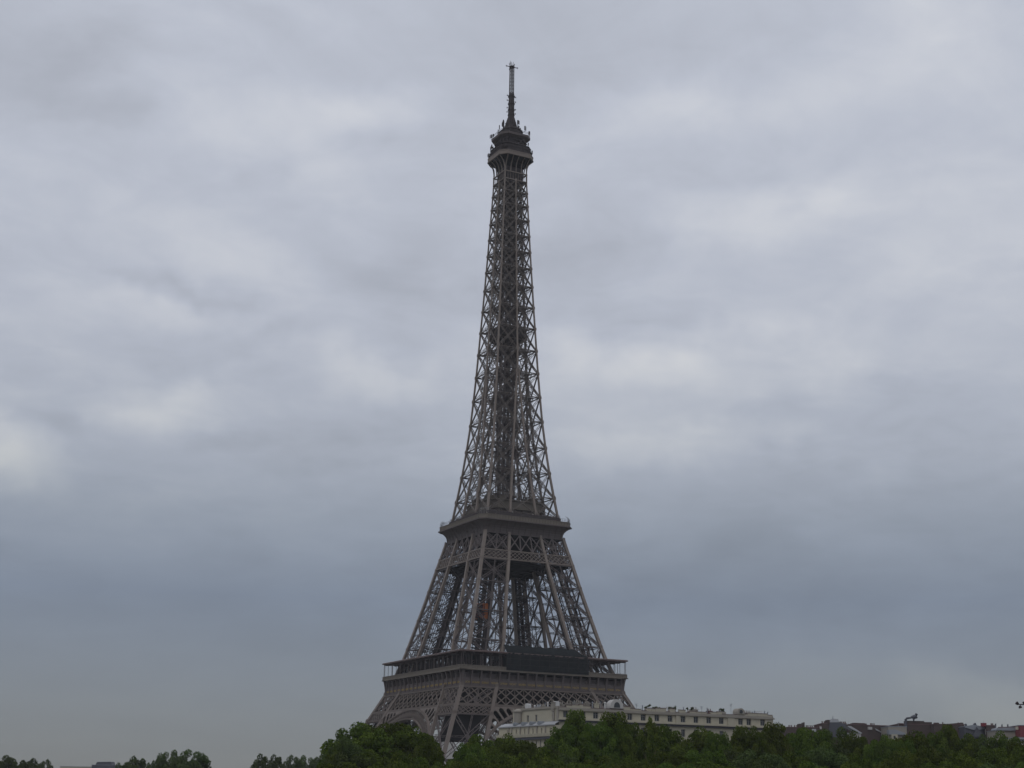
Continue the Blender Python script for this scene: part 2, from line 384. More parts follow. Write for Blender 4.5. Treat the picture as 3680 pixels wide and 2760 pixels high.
for k in range(4):
    G = MB()
    lattice(G, k, lambda z: -w(z), lambda z: w(z), 43.9, 50.0, 3.95, 2, 0.36, 0.28, 0.0, 0.17)
    for z, h in ((43.5, 0.95), (50.05, 0.5)): G.beam(face(k, -w(z)-0.3, w(z)+0.15, z), face(k, w(z)+0.3, w(z)+0.15, z), 0.7, h, (0, 0, 1))
    G.obj('lattice_girder', IRONB, tower)
    for sgn in (-1, 1):
        H = MB()
        lo = (lambda z: -w(z)) if sgn < 0 else (lambda z: ii(z))
        hi = (lambda z: -ii(z)) if sgn < 0 else (lambda z: w(z))
        lattice(H, k, lo, hi, 40.3, 43.0, 2.2, 2, 0.26, 0.2, 0.1)
        H.beam(face(k, lo(40.1), w(40.1)+0.15, 40.1), face(k, hi(40.1), w(40.1)+0.15, 40.1), 0.5, 0.5, (0, 0, 1))
        H.obj('lattice_belt', IRONB, tower)
    # arch ring
    A = MB(); angs = np.linspace(R(40), R(140), 61)
    def AP(r_, an, off=0.35):
        a, z = r_*math.cos(an), ARC_Z+r_*math.sin(an); return face(k, a, w(z)+off, z)
    for r_, t_, d_ in ((R_EXT, 0.55, 0.9), (R_INT, 0.45, 1.2)):
        for a0, a1 in zip(angs[:-1], angs[1:]): A.beam(AP(r_, a0), AP(r_, a1), t_, d_, fn(k))
    for j, an in enumerate(angs):
        A.beam(AP(R_INT, an), AP(R_EXT, an), 0.2, 0.25, fn(k), False)
        if j < 60:
            A.beam(AP(R_INT+.5, an), AP(R_EXT-.5, angs[j+1]), 0.09, 0.1, fn(k), False); A.beam(AP(R_INT+.5, angs[j+1]), AP(R_EXT-.5, an), 0.09, 0.1, fn(k), False)
    for a0, a1 in zip(angs[:-1], angs[1:]):     # soffit of the arch
        A.beam(AP(R_INT, a0, -1.2), AP(R_INT, a1, -1.2), 0.3, 2.6, fn(k), False)
    arch = A.obj('arch', IRONB, tower)
    # pierced spandrels between arch, leg and band
    top = 43.05
    def SP(a, z): return face(k, a, w(z)+0.25, z)
    for sgn in (-1, 1):
        S = MB()
        for j in range(9):
            a0, a1 = R(90)-R(11.5)-R(3.55)*j, R(90)-R(11.5)-R(3.55)*(j+1)
            def rmax(an):
                r1 = (top-ARC_Z)/math.sin(an); lo_, hi_ = R_EXT, 70.0
                for _ in range(30):
                    m_ = (lo_+hi_)/2; z = ARC_Z+m_*math.sin(an)
                    if m_*math.cos(an) < ii(z)-0.3: lo_ = m_
                    else: hi_ = m_
                return max(R_EXT+0.05, min(r1, lo_))
            rm = min(rmax(a0), rmax(a1)); am = (a0+a1)/2; r0 = R_EXT+0.3
            outer = [(r0, a0), (r0, am), (r0, a1), (rmax(a1), a1), (rmax(am), am), (rmax(a0), a0)]
            # resample the outer loop and a rounded slot to the same count
            def pol(r_, an): return Vector((r_*math.cos(an), ARC_Z+r_*math.sin(an)))
            op = [pol(*q) for q in outer]
            hw = (a0-a1)*0.5*0.72
            rt = min(rmax(am)-0.5, rm+0.4); hr = hw*(R_EXT+1.2)
            if rt-r0 < 1.0:
                vs = [SP(sgn*q.x, q.y) for q in op]; S.add(vs, [tuple(range(6)) if sgn > 0 else tuple(range(5, -1, -1))]); continue
            hole = [pol(r0+0.35, am+hw), pol(r0+0.35, am), pol(r0+0.35, am-hw), pol(max(r0+0.6, rt-hr), am-hw)]
            for t_ in np.linspace(0, math.pi, 7)[1:-1]:
                c_ = pol(max(r0+0.6, rt-hr), am); rad_ = Vector((math.cos(am), math.sin(am))); tan_ = Vector((math.sin(am), -math.cos(am)))
                hole.append(c_ + tan_*(hr*math.cos(t_)) + rad_*(hr*math.sin(t_)))
            hole.append(pol(max(r0+0.6, rt-hr), am+hw))
            cc = sum(hole, Vector((0, 0)))/len(hole)
            def cross_out(d):
                best = 1e9
                for q in range(len(op)):
                    p_, e_ = op[q]-cc, op[(q+1) % len(op)]-op[q]
                    den = d.x*e_.y-d.y*e_.x
                    if abs(den) < 1e-9: continue
                    t_ = (p_.x*e_.y-p_.y*e_.x)/den; s_ = (p_.x*d.y-p_.y*d.x)/den
                    if t_ > 0 and -1e-6 <= s_ <= 1+1e-6: best = min(best, t_)
                return cc + d*best if best < 1e8 else cc
            dirs = [(h-cc).normalized() for h in hole] + [(o_-cc).normalized() for o_ in op]
            dirs.sort(key=lambda d: math.atan2(d.y, d.x))
            def cross_hole(d):
                best = 1e9
                for q in range(len(hole)):
                    p_, e_ = hole[q]-cc, hole[(q+1) % len(hole)]-hole[q]
                    den = d.x*e_.y-d.y*e_.x
                    if abs(den) < 1e-9: continue
                    t_ = (p_.x*e_.y-p_.y*e_.x)/den; s_ = (p_.x*d.y-p_.y*d.x)/den
                    if t_ > 0 and -1e-6 <= s_ <= 1+1e-6: best = min(best, t_)
                return cc + d*best if best < 1e8 else cc
            ho = [cross_hole(d) for d in dirs]; oo = [cross_out(d) for d in dirs]
            n_ = len(dirs); vs = [SP(sgn*q.x, q.y) for q in ho] + [SP(sgn*q.x, q.y) for q in oo]
            S.add(vs, [((j2, (j2+1) % n_, n_+(j2+1) % n_, n_+j2) if sgn > 0 else (n_+j2, n_+(j2+1) % n_, (j2+1) % n_, j2)) for j2 in range(n_)])
        sp = S.obj('spandrel', IRONB, arch)
        md = sp.modifiers.new('thickness', 'SOLIDIFY'); md.thickness = 0.35; md.offset = 0

# ---- first floor
S1 = 35.35
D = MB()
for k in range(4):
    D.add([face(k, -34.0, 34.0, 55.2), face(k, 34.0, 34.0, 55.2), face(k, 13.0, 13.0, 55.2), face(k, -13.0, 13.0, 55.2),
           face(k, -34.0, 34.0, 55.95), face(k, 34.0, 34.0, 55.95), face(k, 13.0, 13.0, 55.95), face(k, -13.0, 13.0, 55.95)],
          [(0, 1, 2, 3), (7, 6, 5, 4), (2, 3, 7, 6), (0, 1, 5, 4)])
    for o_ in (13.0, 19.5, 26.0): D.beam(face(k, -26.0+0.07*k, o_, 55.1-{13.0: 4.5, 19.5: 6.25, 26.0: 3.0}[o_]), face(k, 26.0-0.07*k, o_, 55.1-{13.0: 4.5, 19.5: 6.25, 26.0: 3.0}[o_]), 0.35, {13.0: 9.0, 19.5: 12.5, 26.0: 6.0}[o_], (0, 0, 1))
D.obj('first_floor_deck', SHADEM, tower)  # deck and deep girders blackened to stand in for shade below the floor
NAMES0 = "CAUCHY BELGRAND REGNAULT FRESNEL DE_PRONY VICAT EBELMEN COULOMB POINSOT FOUCAULT DELAUNAY MORIN HAÜY COMBES THENARD ARAGO POISSON MONGE".split()
NAMES1 = "SEGUIN LALANDE TRESCA PONCELET BRESSE LAGRANGE BELANGER CUVIER LAPLACE DULONG CHASLES LAVOISIER AMPERE CHEVREUL FLACHAT NAVIER LEGENDRE CHAPTAL".split()
def lettering(names, k, parent, pitch, a_first, z, off, size):
    mb = MB()
    for j, t_ in enumerate(names):
        cu = bpy.data.curves.new('t', 'FONT'); cu.body = t_.replace('_', ' '); cu.size = size; cu.extrude = 0.03; cu.align_x = 'CENTER'
        o = bpy.data.objects.new('t', cu); COL.objects.link(o)
        me = bpy.data.meshes.new_from_object(o.evaluated_get(bpy.context.evaluated_depsgraph_get()))
        xs = [v.co.x for v in me.vertices]; wdt = max(xs)-min(xs); sx_ = min(1.0, 3.1/wdt)
        vs = [face(k, a_first+pitch*j+v.co.x*sx_, off-v.co.z if False else off+0.05-(-v.co.z), z+v.co.y) for v in me.vertices]
        mb.add(vs, [tuple(p.vertices) for p in me.polygons])
        bpy.data.objects.remove(o); bpy.data.curves.remove(cu); bpy.data.meshes.remove(me)
    return mb.obj('gilt_lettering', GOLD, parent)
for k in range(4):
    Fz = MB(); n_ = 18; p_ = 68.4/n_
    prof = [(50.3, 34.35), (50.75, 34.45), (50.8, 34.2), (53.0, 34.2), (53.1, 34.3), (53.4, 34.3), (53.45, 33.3), (55.95, 33.1)]
    Fz.loft([[face(k, -o_, o_, z), face(k, o_, o_, z)] for z, o_ in prof], False)
    for j in range(n_+1):
        a = -34.2+p_*j; sd_ = 0.26
        bp = [(50.8, 34.55), (52.2, 34.6), (53.4, 34.75), (54.6, 35.0), (55.4, 35.25), (55.95, 35.4)]
        for q in range(len(bp)-1):
            (z0, o0), (z1, o1) = bp[q], bp[q+1]
            Fz.add([face(k, a-sd_, 33.0, z0), face(k, a+sd_, 33.0, z0), face(k, a+sd_, o0, z0), face(k, a-sd_, o0, z0),
                    face(k, a-sd_, 33.0, z1), face(k, a+sd_, 33.0, z1), face(k, a+sd_, o1, z1), face(k, a-sd_, o1, z1)],
                   [(3, 2, 6, 7), (0, 3, 7, 4), (2, 1, 5, 6), (0, 1, 2, 3), (7, 6, 5, 4)])
    fr = Fz.obj('frieze', IRON2, tower)
    if k < 2: lettering(NAMES0 if k == 0 else NAMES1, k, fr, p_, -34.2+p_/2, 51.35, 34.22, 1.05)
    P = MB()
    P.beam(face(k, -35.65, 34.3, 56.12), face(k, 35.65, 34.3, 56.12), 2.7, 0.3, (0, 0, 1))
    for z, h in ((56.45, 0.35), (57.62, 0.22)): P.beam(face(k, -35.4, 35.25, z), face(k, 35.4, 35.25, z), 0.3, h, (0, 0, 1))
    P.beam(face(k, -35.3, 35.2, 57.05), face(k, 35.3, 35.2, 57.05), 0.12, 0.95, (0, 0, 1))
    for j in range(72): P.beam(face(k, -35.3+70.6*j/71, 35.3, 56.3), face(k, -35.3+70.6*j/71, 35.3, 57.6), 0.2, 0.14, fn(k), False)
    P.obj('parapet', IRONP, tower)
    C = MB()
    C.loft([[face(k, -o_, o_, z), face(k, o_, o_, z)] for z, o_ in ((62.55, 29.5), (62.5, 35.6), (62.95, 35.65), (63.15, 35.3), (63.6, 29.5), (62.55, 29.5))], False)
    for j in range(19): C.beam(face(k, -34.2+3.8*j, 35.3, 62.3), face(k, -34.2*0.86+3.8*j*0.86, 29.6, 62.3), 0.14, 0.4, (0, 0, 1))
    canopy = C.obj('canopy_roof', ROOFR, tower)
    for j in range(18):
        Q = MB(); a = -34.9+69.8*j/18
        for da in ((0, 0.75) if j % 2 == 0 else (0.3,)): Q.beam(face(k, a+da, 35.0, 57.5), face(k, a+da, 35.0, 62.5), 0.13, 0.13, fn(k))
        Q.obj('gallery_post', IRON2, canopy)
def pavilion(k, a0, a1, o0, o1, z0, z1, solid=True, pitch=3.4, pw=0.7, name='pavilion'):
    W_ = MB()
    n_ = max(2, round((a1-a0)/pitch))
    for o_ in (o0, o1):
        for j in range(n_+1):
            a = a0+(a1-a0)*j/n_; W_.beam(face(k, a, o_, z0), face(k, a, o_, z1), pw, 0.4, fn(k))
        for z, h in ((z0+0.35, 0.7), (z1-0.4, 0.8)): W_.beam(face(k, a0, o_, z), face(k, a1, o_, z), 0.3, h, (0, 0, 1))
    W_.add([face(k, a0, o0+0.5, z1), face(k, a1, o0+0.5, z1), face(k, a1, o1-0.5, z1+0.3), face(k, a0, o1-0.5, z1+0.3)], [(0, 1, 2, 3)])
    o = W_.obj(name, DARK, tower)
    if solid:
        G_ = MB(); G_.add([face(k, a0+.2, o0-.2, z0), face(k, a1-.2, o0-.2, z0), face(k, a1-.2, o1+.2, z0), face(k, a0+.2, o1+.2, z0)] + [face(k, a0+.2, o0-.2, z1), face(k, a1-.2, o0-.2, z1), face(k, a1-.2, o1+.2, z1), face(k, a0+.2, o1+.2, z1)],
               [(0, 1, 5, 4), (1, 2, 6, 5), (2, 3, 7, 6), (3, 0, 4, 7), (4, 5, 6, 7)])
        G_.obj('glazing', GLASSD, o)
    return o
pavilion(0, -16.5, 17, 31.5, 22, 56.0, 62.3)
pavilion(0, -33.5, -17.5, 32.2, 31.2, 56.0, 62.3, False, 1.9, 0.35)
pavilion(1, -12, 33, 32.0, 31.0, 56.0, 62.3, False, 3.2, 0.9)
pavilion(1, 19, 31, 30.4, 26, 56.0, 62.3)
pavilion(1, -31, -15, 30.4, 27, 56.0, 62.3)
pavilion(2, -13, 13, 31.5, 22, 56.0, 62.3, False)
Nt = MB()
na0, na1 = -16.8, 18.2
rngn = random.Random(5)
cols_, rows_ = 36, 10
def netp(i_, j_):
    a = na0+(na1-na0)*i_/cols_
    t_ = j_/rows_
    ztop = 65.9-0.9*max(0, (a-14.0)/4.2)**0.6*3.4 + 0.25*math.sin(i_*1.3)
    z = 56.6+(ztop-56.6)*t_
    off = 35.62 if z < 63.4 else 35.62-(z-63.4)*1.1
    return face(0, a, off+rngn.uniform(-.05, .05), z)
Nt.loft([[netp(i_, j_) for i_ in range(cols_+1)] for j_ in range(rows_+1)], False)
net = Nt.obj('safety_net', NETM, tower)
md = net.modifiers.new('thickness', 'SOLIDIFY'); md.thickness = 0.05
Sc = MB()
for a in np.arange(na0+.5, na1, 2.0):
    for o_ in (35.45, 34.2):
        Sc.beam(face(0, a, o_, 57.7), face(0, a, o_, 62.4), 0.08, 0.08, fn(0), False)
        Sc.beam(face(0, a, o_-2.2, 63.7), face(0, a, o_-2.2, 65.4), 0.08, 0.08, fn(0), False)
for a in np.arange(na0+1.5, na1, 4.1): Sc.beam(face(0, a, 35.75, 57.7), face(0, a, 35.75, 63.2), 0.09, 0.09, fn(0), False)
for z in (58.6, 60.8, 62.2): Sc.beam(face(0, na0, 35.76, z), face(0, na1, 35.76, z), 0.07, 0.07, (0, 0, 1))
for z in (59, 61): Sc.beam(face(0, na0, 35.45, z), face(0, na1, 35.45, z), 0.08, 0.08, (0, 0, 1))
Sc.obj('scaffold', DARK, net)

# ---- second floor
for k in range(4):
    Bt = MB()
    segs = [(lambda z: -w(z), lambda z: -ii(z)), (lambda z: -ii(z), lambda z: ii(z)), (lambda z: ii(z), lambda z: w(z))]
    for lo, hi in segs: lattice(Bt, k, lo, hi, 100.3, 103.3, 1.85, 2, 0.2, 0.2, 0.25)
    for z, h in ((100.05, 0.45), (103.5, 0.4)): Bt.beam(face(k, -w(z), w(z)+0.3, z), face(k, w(z), w(z)+0.3, z), 0.5, h, (0, 0, 1))
    Bt.obj('lattice_belt', IRON, tower)
    X = MB()
    for (lo, hi), m_ in zip(segs, (2, 3, 2)):
        for j in range(m_):
            def xp(t_, z): return face(k, lo(z)+(hi(z)-lo(z))*(j+t_)/m_, w(z)+0.05, z)
            X.beam(xp(0, 103.7), xp(1, 110.3), 0.42, 0.3, fn(k), False); X.beam(xp(1, 103.7), xp(0, 110.3), 0.42, 0.3, fn(k), False)
            if j: X.beam(xp(0, 103.7), xp(0, 110.3), 0.5, 0.3, fn(k), False)
            X.plate(xp(.5, 107), 0.4, fn(k), 0.4)
    X.obj('cross_bracing', IRON2, tower)
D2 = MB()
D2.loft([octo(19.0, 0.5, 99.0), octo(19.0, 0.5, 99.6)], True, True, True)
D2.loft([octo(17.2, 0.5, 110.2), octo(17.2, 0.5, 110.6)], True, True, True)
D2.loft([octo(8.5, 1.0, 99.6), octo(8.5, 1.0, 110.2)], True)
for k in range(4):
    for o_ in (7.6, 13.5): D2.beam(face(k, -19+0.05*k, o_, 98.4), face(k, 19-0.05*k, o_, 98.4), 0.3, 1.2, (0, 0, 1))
D2.obj('second_floor_deck', SHADEM, tower)  # black colour imitates the shade under the second floor
Cn = MB()
cp = [(110.4, 17.35, 0.5), (111.4, 17.4, 0.6), (112.4, 17.6, 0.8), (113.2, 18.05, 1.1), (113.9, 18.75, 1.6), (114.5, 19.6, 2.1), (114.95, 20.45, 2.5)]
Cn.loft([octo(s_, c, z) for z, s_, c in cp], True)
Cn.loft([octo(s_, 2.5, z) for z, s_ in ((114.95, 20.45), (114.95, 20.75), (115.4, 20.75), (115.4, 19.6))], True)
for k in range(4):
    for j in range(13):
        a = -16.2+2.7*j
        for (z0, o0, _), (z1, o1, _) in zip(cp[:-1], cp[1:]):
            Cn.add([face(k, a+da, o_+d_, z) for z, o_ in ((z0, o0), (z1, o1)) for d_ in (-.05, .22) for da in (-.1, .1)], [(2, 3, 7, 6), (0, 2, 6, 4), (3, 1, 5, 7)])
for z, s_ in ((110.45, 17.6),): Cn.loft([octo(s_, .5, z-.2), octo(s_, .5, z+.2)], True)
Cn.obj('flared_cornice', IRON2, tower)
Pp = MB()
Pp.loft([octo(s_, 2.45, z) for z, s_ in ((115.4, 20.25), (116.9, 20.25), (116.9, 20.4), (117.1, 20.4), (117.1, 20.0), (115.4, 20.0))], True)
for k in range(4):
    for j in range(29): Pp.beam(face(k, -17.5+1.25*j, 20.3, 115.45), face(k, -17.5+1.25*j, 20.3, 116.85), .18, .16, fn(k), False)
Pp.obj('parapet', IRONP, tower)
Rl = MB()
for s_, c, z0, z1 in ((20.1, 2.4, 117.1, 118.3), (16.9, 1.5, 119.1, 120.2)):
    for h_ in (z1, (z0+z1)/2): 
        r_ = octo(s_, c, h_)
        for p, q in zip(r_, r_[1:]+r_[:1]): Rl.beam(p, q, 0.07, 0.07)
    r0_, r1_ = octo(s_, c, z0), octo(s_, c, z1)
    for e in range(8):
        L_ = (Vector(r0_[(e+1) % 8])-Vector(r0_[e])).length; m_ = max(2, int(L_/1.2))
        for j in range(m_): Rl.beam(Vector(r0_[e]).lerp(Vector(r0_[(e+1) % 8]), j/m_), Vector(r1_[e]).lerp(Vector(r1_[(e+1) % 8]), j/m_), 0.06, 0.06, caps=False)
Rl.obj('railing', IRON2, tower)
for sx in (-1, 1):             # curved safety fence at the corners of the gallery
    for sy in (-1, 1):
        Cg = MB()
        for t_ in np.linspace(0, 1, 6):
            b_ = Vector((sx*(20.1-2.4*t_), sy*(17.7+2.4*t_), 117.1)); inn = Vector((-sx, -sy, 0)).normalized()
            pts = [b_, b_+Vector((0, 0, 1.2)), b_+Vector((0, 0, 2.0))+inn*0.3, b_+Vector((0, 0, 2.4))+inn*1.0]
            for p, q in zip(pts[:-1], pts[1:]): Cg.beam(p, q, 0.07, 0.07, caps=False)
        for h_, in_ in ((1.2, 0), (2.0, .3), (2.4, 1.0)):
            inn = Vector((-sx, -sy, 0)).normalized()*in_
            Cg.beam(Vector((sx*20.1, sy*17.7, 117.1+h_))+inn, Vector((sx*17.7, sy*20.1, 117.1+h_))+inn, 0.07, 0.07)
        Cg.obj('corner_fence', SHUT, tower)
Ud = MB()
Ud.loft([octo(s_, 1.6, z) for z, s_ in ((117.4, 15.8), (117.6, 17.2), (119.1, 17.2), (119.1, 17.0), (118.0, 17.0), (118.0, 12.0))], True)
Ud.obj('upper_walkway', DARK, tower)
Pv = MB()
Pv.loft([octo(s_, 3.2, z) for z, s_ in ((121.4, 12.3), (121.4, 13.0), (121.9, 13.0), (122.0, 12.5), (124.6, 12.5), (124.7, 13.0), (125.1, 13.0), (125.6, 11.0))], True, False, True)
Pv.loft([octo(10.5, 3.0, 116.0), octo(10.5, 3.0, 121.4)], True)
for k in range(4):
    for a in (-9, -5.4, -1.8, 1.8, 5.4, 9): Pv.beam(face(k, a, 12.2, 117.0), face(k, a, 12.2, 121.5), 0.5, 0.4, fn(k))
    for a in (-6.5, 6.5): Pv.box(*sorted((face(k, a-1.2, 11.0, 0).x, face(k, a+1.2, 8.2, 0).x)), *sorted((face(k, a-1.2, 11.0, 0).y, face(k, a+1.2, 8.2, 0).y)), 125.3, 127.0+0.3*k)
Pv.obj('pavilion', IRONP, tower)

# ---- shaft above the second floor
NOD = [115.2, 119.5, 127.2, 137.4, 148, 159, 169.4, 179.6, 189.4, 199, 208.3, 217.5, 225.7, 233, 240.3, 247.4, 254, 260, 265.2]
def sw(z): return interp(z, [115, 136, 183, 230, 270], [0.80, 0.68, 0.60, 0.52, 0.46])
for sx in (-1, 1):
    for sy in (-1, 1):
        E_ = MB(); P = E_
        for z0, z1 in zip(NOD[:-1], NOD[1:]):
            E_.beam((sx*w(z0), sy*w(z0), z0), (sx*w(z1), sy*w(z1), z1), sw(z0), sw(z0), (sx, 0, 0))
        E_.beam((sx*w(265.2), sy*w(265.2), 265.2), (sx*5.2, sy*5.2, 269), 0.5, 0.5, (sx, 0, 0))
        # flared foot
        E_.loft([[(sx*w(z)+dx*s_, sy*w(z)+dy*s_, z) for dx, dy in ((1, -1), (1, 1), (-1, 1), (-1, -1))] for z, s_ in ((116.9, 0.75), (119.5, 0.45))], True)
        for z in NOD[2:-1]:
            for nn in ((sx, 0, 0), (0, sy, 0)): P.plate(Vector((sx*w(z), sy*w(z), z))+Vector(nn)*(sw(z)*.45), sw(z)*1.25, nn, 0.2)
        E_.obj('corner_girder', IRON, tower)
for k in range(4):
    Cg_ = MB(); Bx = MB(); P = Cg_
    for z0, z1 in zip(NOD[:-1], NOD[1:]):
        n = fn(k)
        if ii(z0) > 0.4:
            cols = [(-w(z0), -w(z1)), (-ii(z0), -ii(z1)), (ii(z0), ii(z1)), (w(z0), w(z1))]; mids = (1, 2)
        else:
            cols = [(-w(z0), -w(z1)), (0, 0), (w(z0), w(z1))]; mids = (1,)
        lt = 0.62 if z0 < 185 else 0.5
        for m_ in mids: Cg_.beam(face(k, cols[m_][0], w(z0), z0), face(k, cols[m_][1], w(z1), z1), sw(z0)*1.05, sw(z0), n)
        for m_ in mids: P.plate(face(k, cols[m_][1], w(z1)+sw(z1)*.5, z1), sw(z1)*1.5, n, 0.2)
        for q in range(len(cols)-1):
            (a0, a1), (b0, b1) = cols[q], cols[q+1]
            if abs(b0-a0) < 1.2: continue
            if len(cols) == 4 and q == 1:
                if b0-a0 > 3: Bx.beam(face(k, a0, w(z0), z0), face(k, b1, w(z1), z1), 0.3, 0.3, n, False); Bx.beam(face(k, b0, w(z0), z0), face(k, a1, w(z1), z1), 0.3, 0.3, n, False)
                Bx.truss(face(k, a1, w(z1), z1), face(k, b1, w(z1), z1), 0.5, 0.15, n, 4); continue
            Bx.truss(face(k, a0, w(z0), z0), face(k, b1, w(z1), z1), lt, 0.17, n, 9, 0.1); Bx.truss(face(k, b0, w(z0), z0), face(k, a1, w(z1), z1), lt, 0.17, n, 9, 0.1)
            Bx.truss(face(k, a1, w(z1), z1), face(k, b1, w(z1), z1), 0.55, 0.14, (0, 0, 1), 6, 0.09)
            # struts running inwards from each node
            if len(cols) == 4:
                e_ = a1 if q == 0 else b1; i_ = b1 if q == 0 else a1
                Bx.truss(face(k, e_, w(z1), z1), face(k, i_, ii(z1), z1), 0.5, 0.13, (0, 0, 1), 6, 0.08)
                Bx.truss(face(k, i_, w(z1), z1), face(k, i_, ii(z1), z1), 0.5, 0.13, (0, 0, 1), 5, 0.08)
                zm = z0
                Bx.beam(face(k, i_, ii(z1), z1), face(k, e_, w(z0), z0), 0.16, 0.16, (0, 0, 1), False)
            else:
                e_ = a1 if q == 0 else b1
                Bx.truss(face(k, e_, w(z1), z1), face(k, 0, 2.4, z1), 0.45, 0.12, (0, 0, 1), 5, 0.08)
                Bx.truss(face(k, 0, w(z1), z1), face(k, e_*0.45, 2.4, z1-0.6), 0.4, 0.12, (0, 0, 1), 5, 0.08)
    Cg_.obj('middle_girder', IRON, tower)
    Bx.obj('cross_bracing', IRON3, tower)
In = MB()                                    # inner columns of the four merging legs
for sx in (-1, 1):
    for sy in (-1, 1):
        for z0, z1 in zip(NOD[:-1], NOD[1:]):
            if ii(z1) < 0.3 and ii(z0) < 0.3: break
            In.beam((sx*ii(z0), sy*ii(z0), z0), (sx*ii(z1), sy*ii(z1), z1), 0.5, 0.5, (sx, 0, 0))
In.obj('inner_girder', IRON2, tower)
Fl = MB(); Ls = MB()                                    # lift shaft and stairs up the middle
rg = random.Random(11)
for z0, z1 in zip(NOD[:-1], NOD[1:]):
    for cx in (-2.8, -1.0, 1.0, 2.8):
        for cy in (-2.8, 2.8):
            q0 = min(1, w(z0)/8.5); Ls.beam((cx*q0, cy*q0, z0), (cx*q0, cy*q0, z1), 0.26, 0.26, caps=False)
    for cy in (-1.0, 1.0): Ls.beam((-3*q0, cy, z0), (-3*q0, cy, z1), 0.28, 0.28, caps=False); Ls.beam((3*q0, cy, z0), (3*q0, cy, z1), 0.28, 0.28, caps=False)
    s_ = 2.8*q0; h = z1-z0
    for kk in range(4):
        Ls.truss(face(kk, -s_, s_, z0), face(kk, s_, s_, z1), 0.45, 0.13, fn(kk), 6, 0.08); Ls.truss(face(kk, s_, s_, z0), face(kk, -s_, s_, z1), 0.45, 0.13, fn(kk), 6, 0.08)
        for t_ in (0, .33, .66): Ls.beam(face(kk, -s_, s_, z0+h*t_), face(kk, s_, s_, z0+h*t_), 0.18, 0.2, fn(kk), False)
        Ls.beam(face(kk, 0, s_, z0+h*.5), face(kk, 0, w(z0+h*.5)*0.9, z1), 0.15, 0.15, (0, 0, 1), False)
        # radial landing brackets
        for a in (-s_, 0, s_): Ls.beam(face(kk, a, s_, z1), face(kk, a*1.7, min(w(z1)-.4, s_+2.2), z1+0.5), 0.16, 0.16, (0, 0, 1), False)
    Ls.loft([octo(s_*0.7, 0.4, z1-0.1), octo(s_*0.7, 0.4, z1+0.1)], True, True, True)
    st = 0.0; q = 0
    while st < h-0.5:
        a, b = ((-1.2, 1.2) if q % 2 else (1.2, -1.2))
        Ls.beam((a*q0, -0.8, z0+st), (b*q0, -0.8, z0+st+1.8), 0.9, 0.22); Ls.box(-1.9*q0, 1.9*q0, -1.3, -0.3, z0+st, z0+st+0.15)
        st += 1.8; q += 1
    for q in range(16):
        an = q*math.pi/8+z0; r_ = min(w(z1)*1.05, 3.0*q0+2.6)
        Ls.beam((math.cos(an)*1.2, math.sin(an)*1.2, z1+.2), (math.cos(an)*r_, math.sin(an)*r_, z1+rg.uniform(-1.4, 1.4)), .14, .14, caps=False)
    for kk in range(4):
        v0, v1 = w(z0)*.6, w(z1)*.6
        if z0 > 188: Ls.truss(face(kk, -v0, v0, z0), face(kk, v1, v1, z1), .5, .16, fn(kk), 7, .1); Ls.truss(face(kk, v0, v0, z0), face(kk, -v1, v1, z1), .5, .16, fn(kk), 7, .1)
        if z0 > 119: Ls.truss(face(kk, -v1, v1, z1), face(kk, v1, v1, z1), .6, .16, fn(kk), 7, .1); Ls.beam(face(kk, -v0, v0, z0), face(kk, -v1, v1, z1), .3, .3, fn(kk), False)
        for vf in (.8,):
            u0, u1 = w(z0)*vf, w(z1)*vf; zm_ = (z0+z1)/2; um = (u0+u1)/2
            if z0 > 119:
                for za, zb, ua, ub in ((z0, zm_, u0, um), (zm_, z1, um, u1)):
                    for q4 in range(4):
                        fa, fb = -1+.5*q4, -.5+.5*q4
                        Fl.beam(face(kk, fa*ua, ua, za), face(kk, fb*ub, ub, zb), .16, .16, fn(kk), False); Fl.beam(face(kk, fb*ua, ua, za), face(kk, fa*ub, ub, zb), .16, .16, fn(kk), False)
                    Fl.beam(face(kk, -ub, ub, zb), face(kk, ub, ub, zb), .18, .18, fn(kk), False)
        Ls.beam(face(kk, -1.9*q0, 2.2*q0, z0), face(kk, -1.9*q0, 2.2*q0, z1), 0.55*q0, .3, fn(kk), False)
        Ls.beam(face(kk, 1.9*q0, 2.2*q0, z0), face(kk, 1.9*q0, 2.2*q0, z1), .35*q0, .3, fn(kk), False)
Ls.obj('lift_shaft', IRON2, tower)
Fl.obj('fine_bracing', IRON3, tower)
Mp = MB()
Mp.loft([octo(s_, c, z) for z, s_, c in ((192.7, 3.6, 1.2), (193.6, 4.9, 1.7), (194.9, 6.5, 2.2), (195.4, 6.8, 2.3), (197.0, 6.8, 2.3), (197.0, 5.9, 2.0), (200.2, 5.4, 2.0), (200.4, 3.0, 1.2))], True, True, True)
Mp.obj('intermediate_platform', DARK, tower)

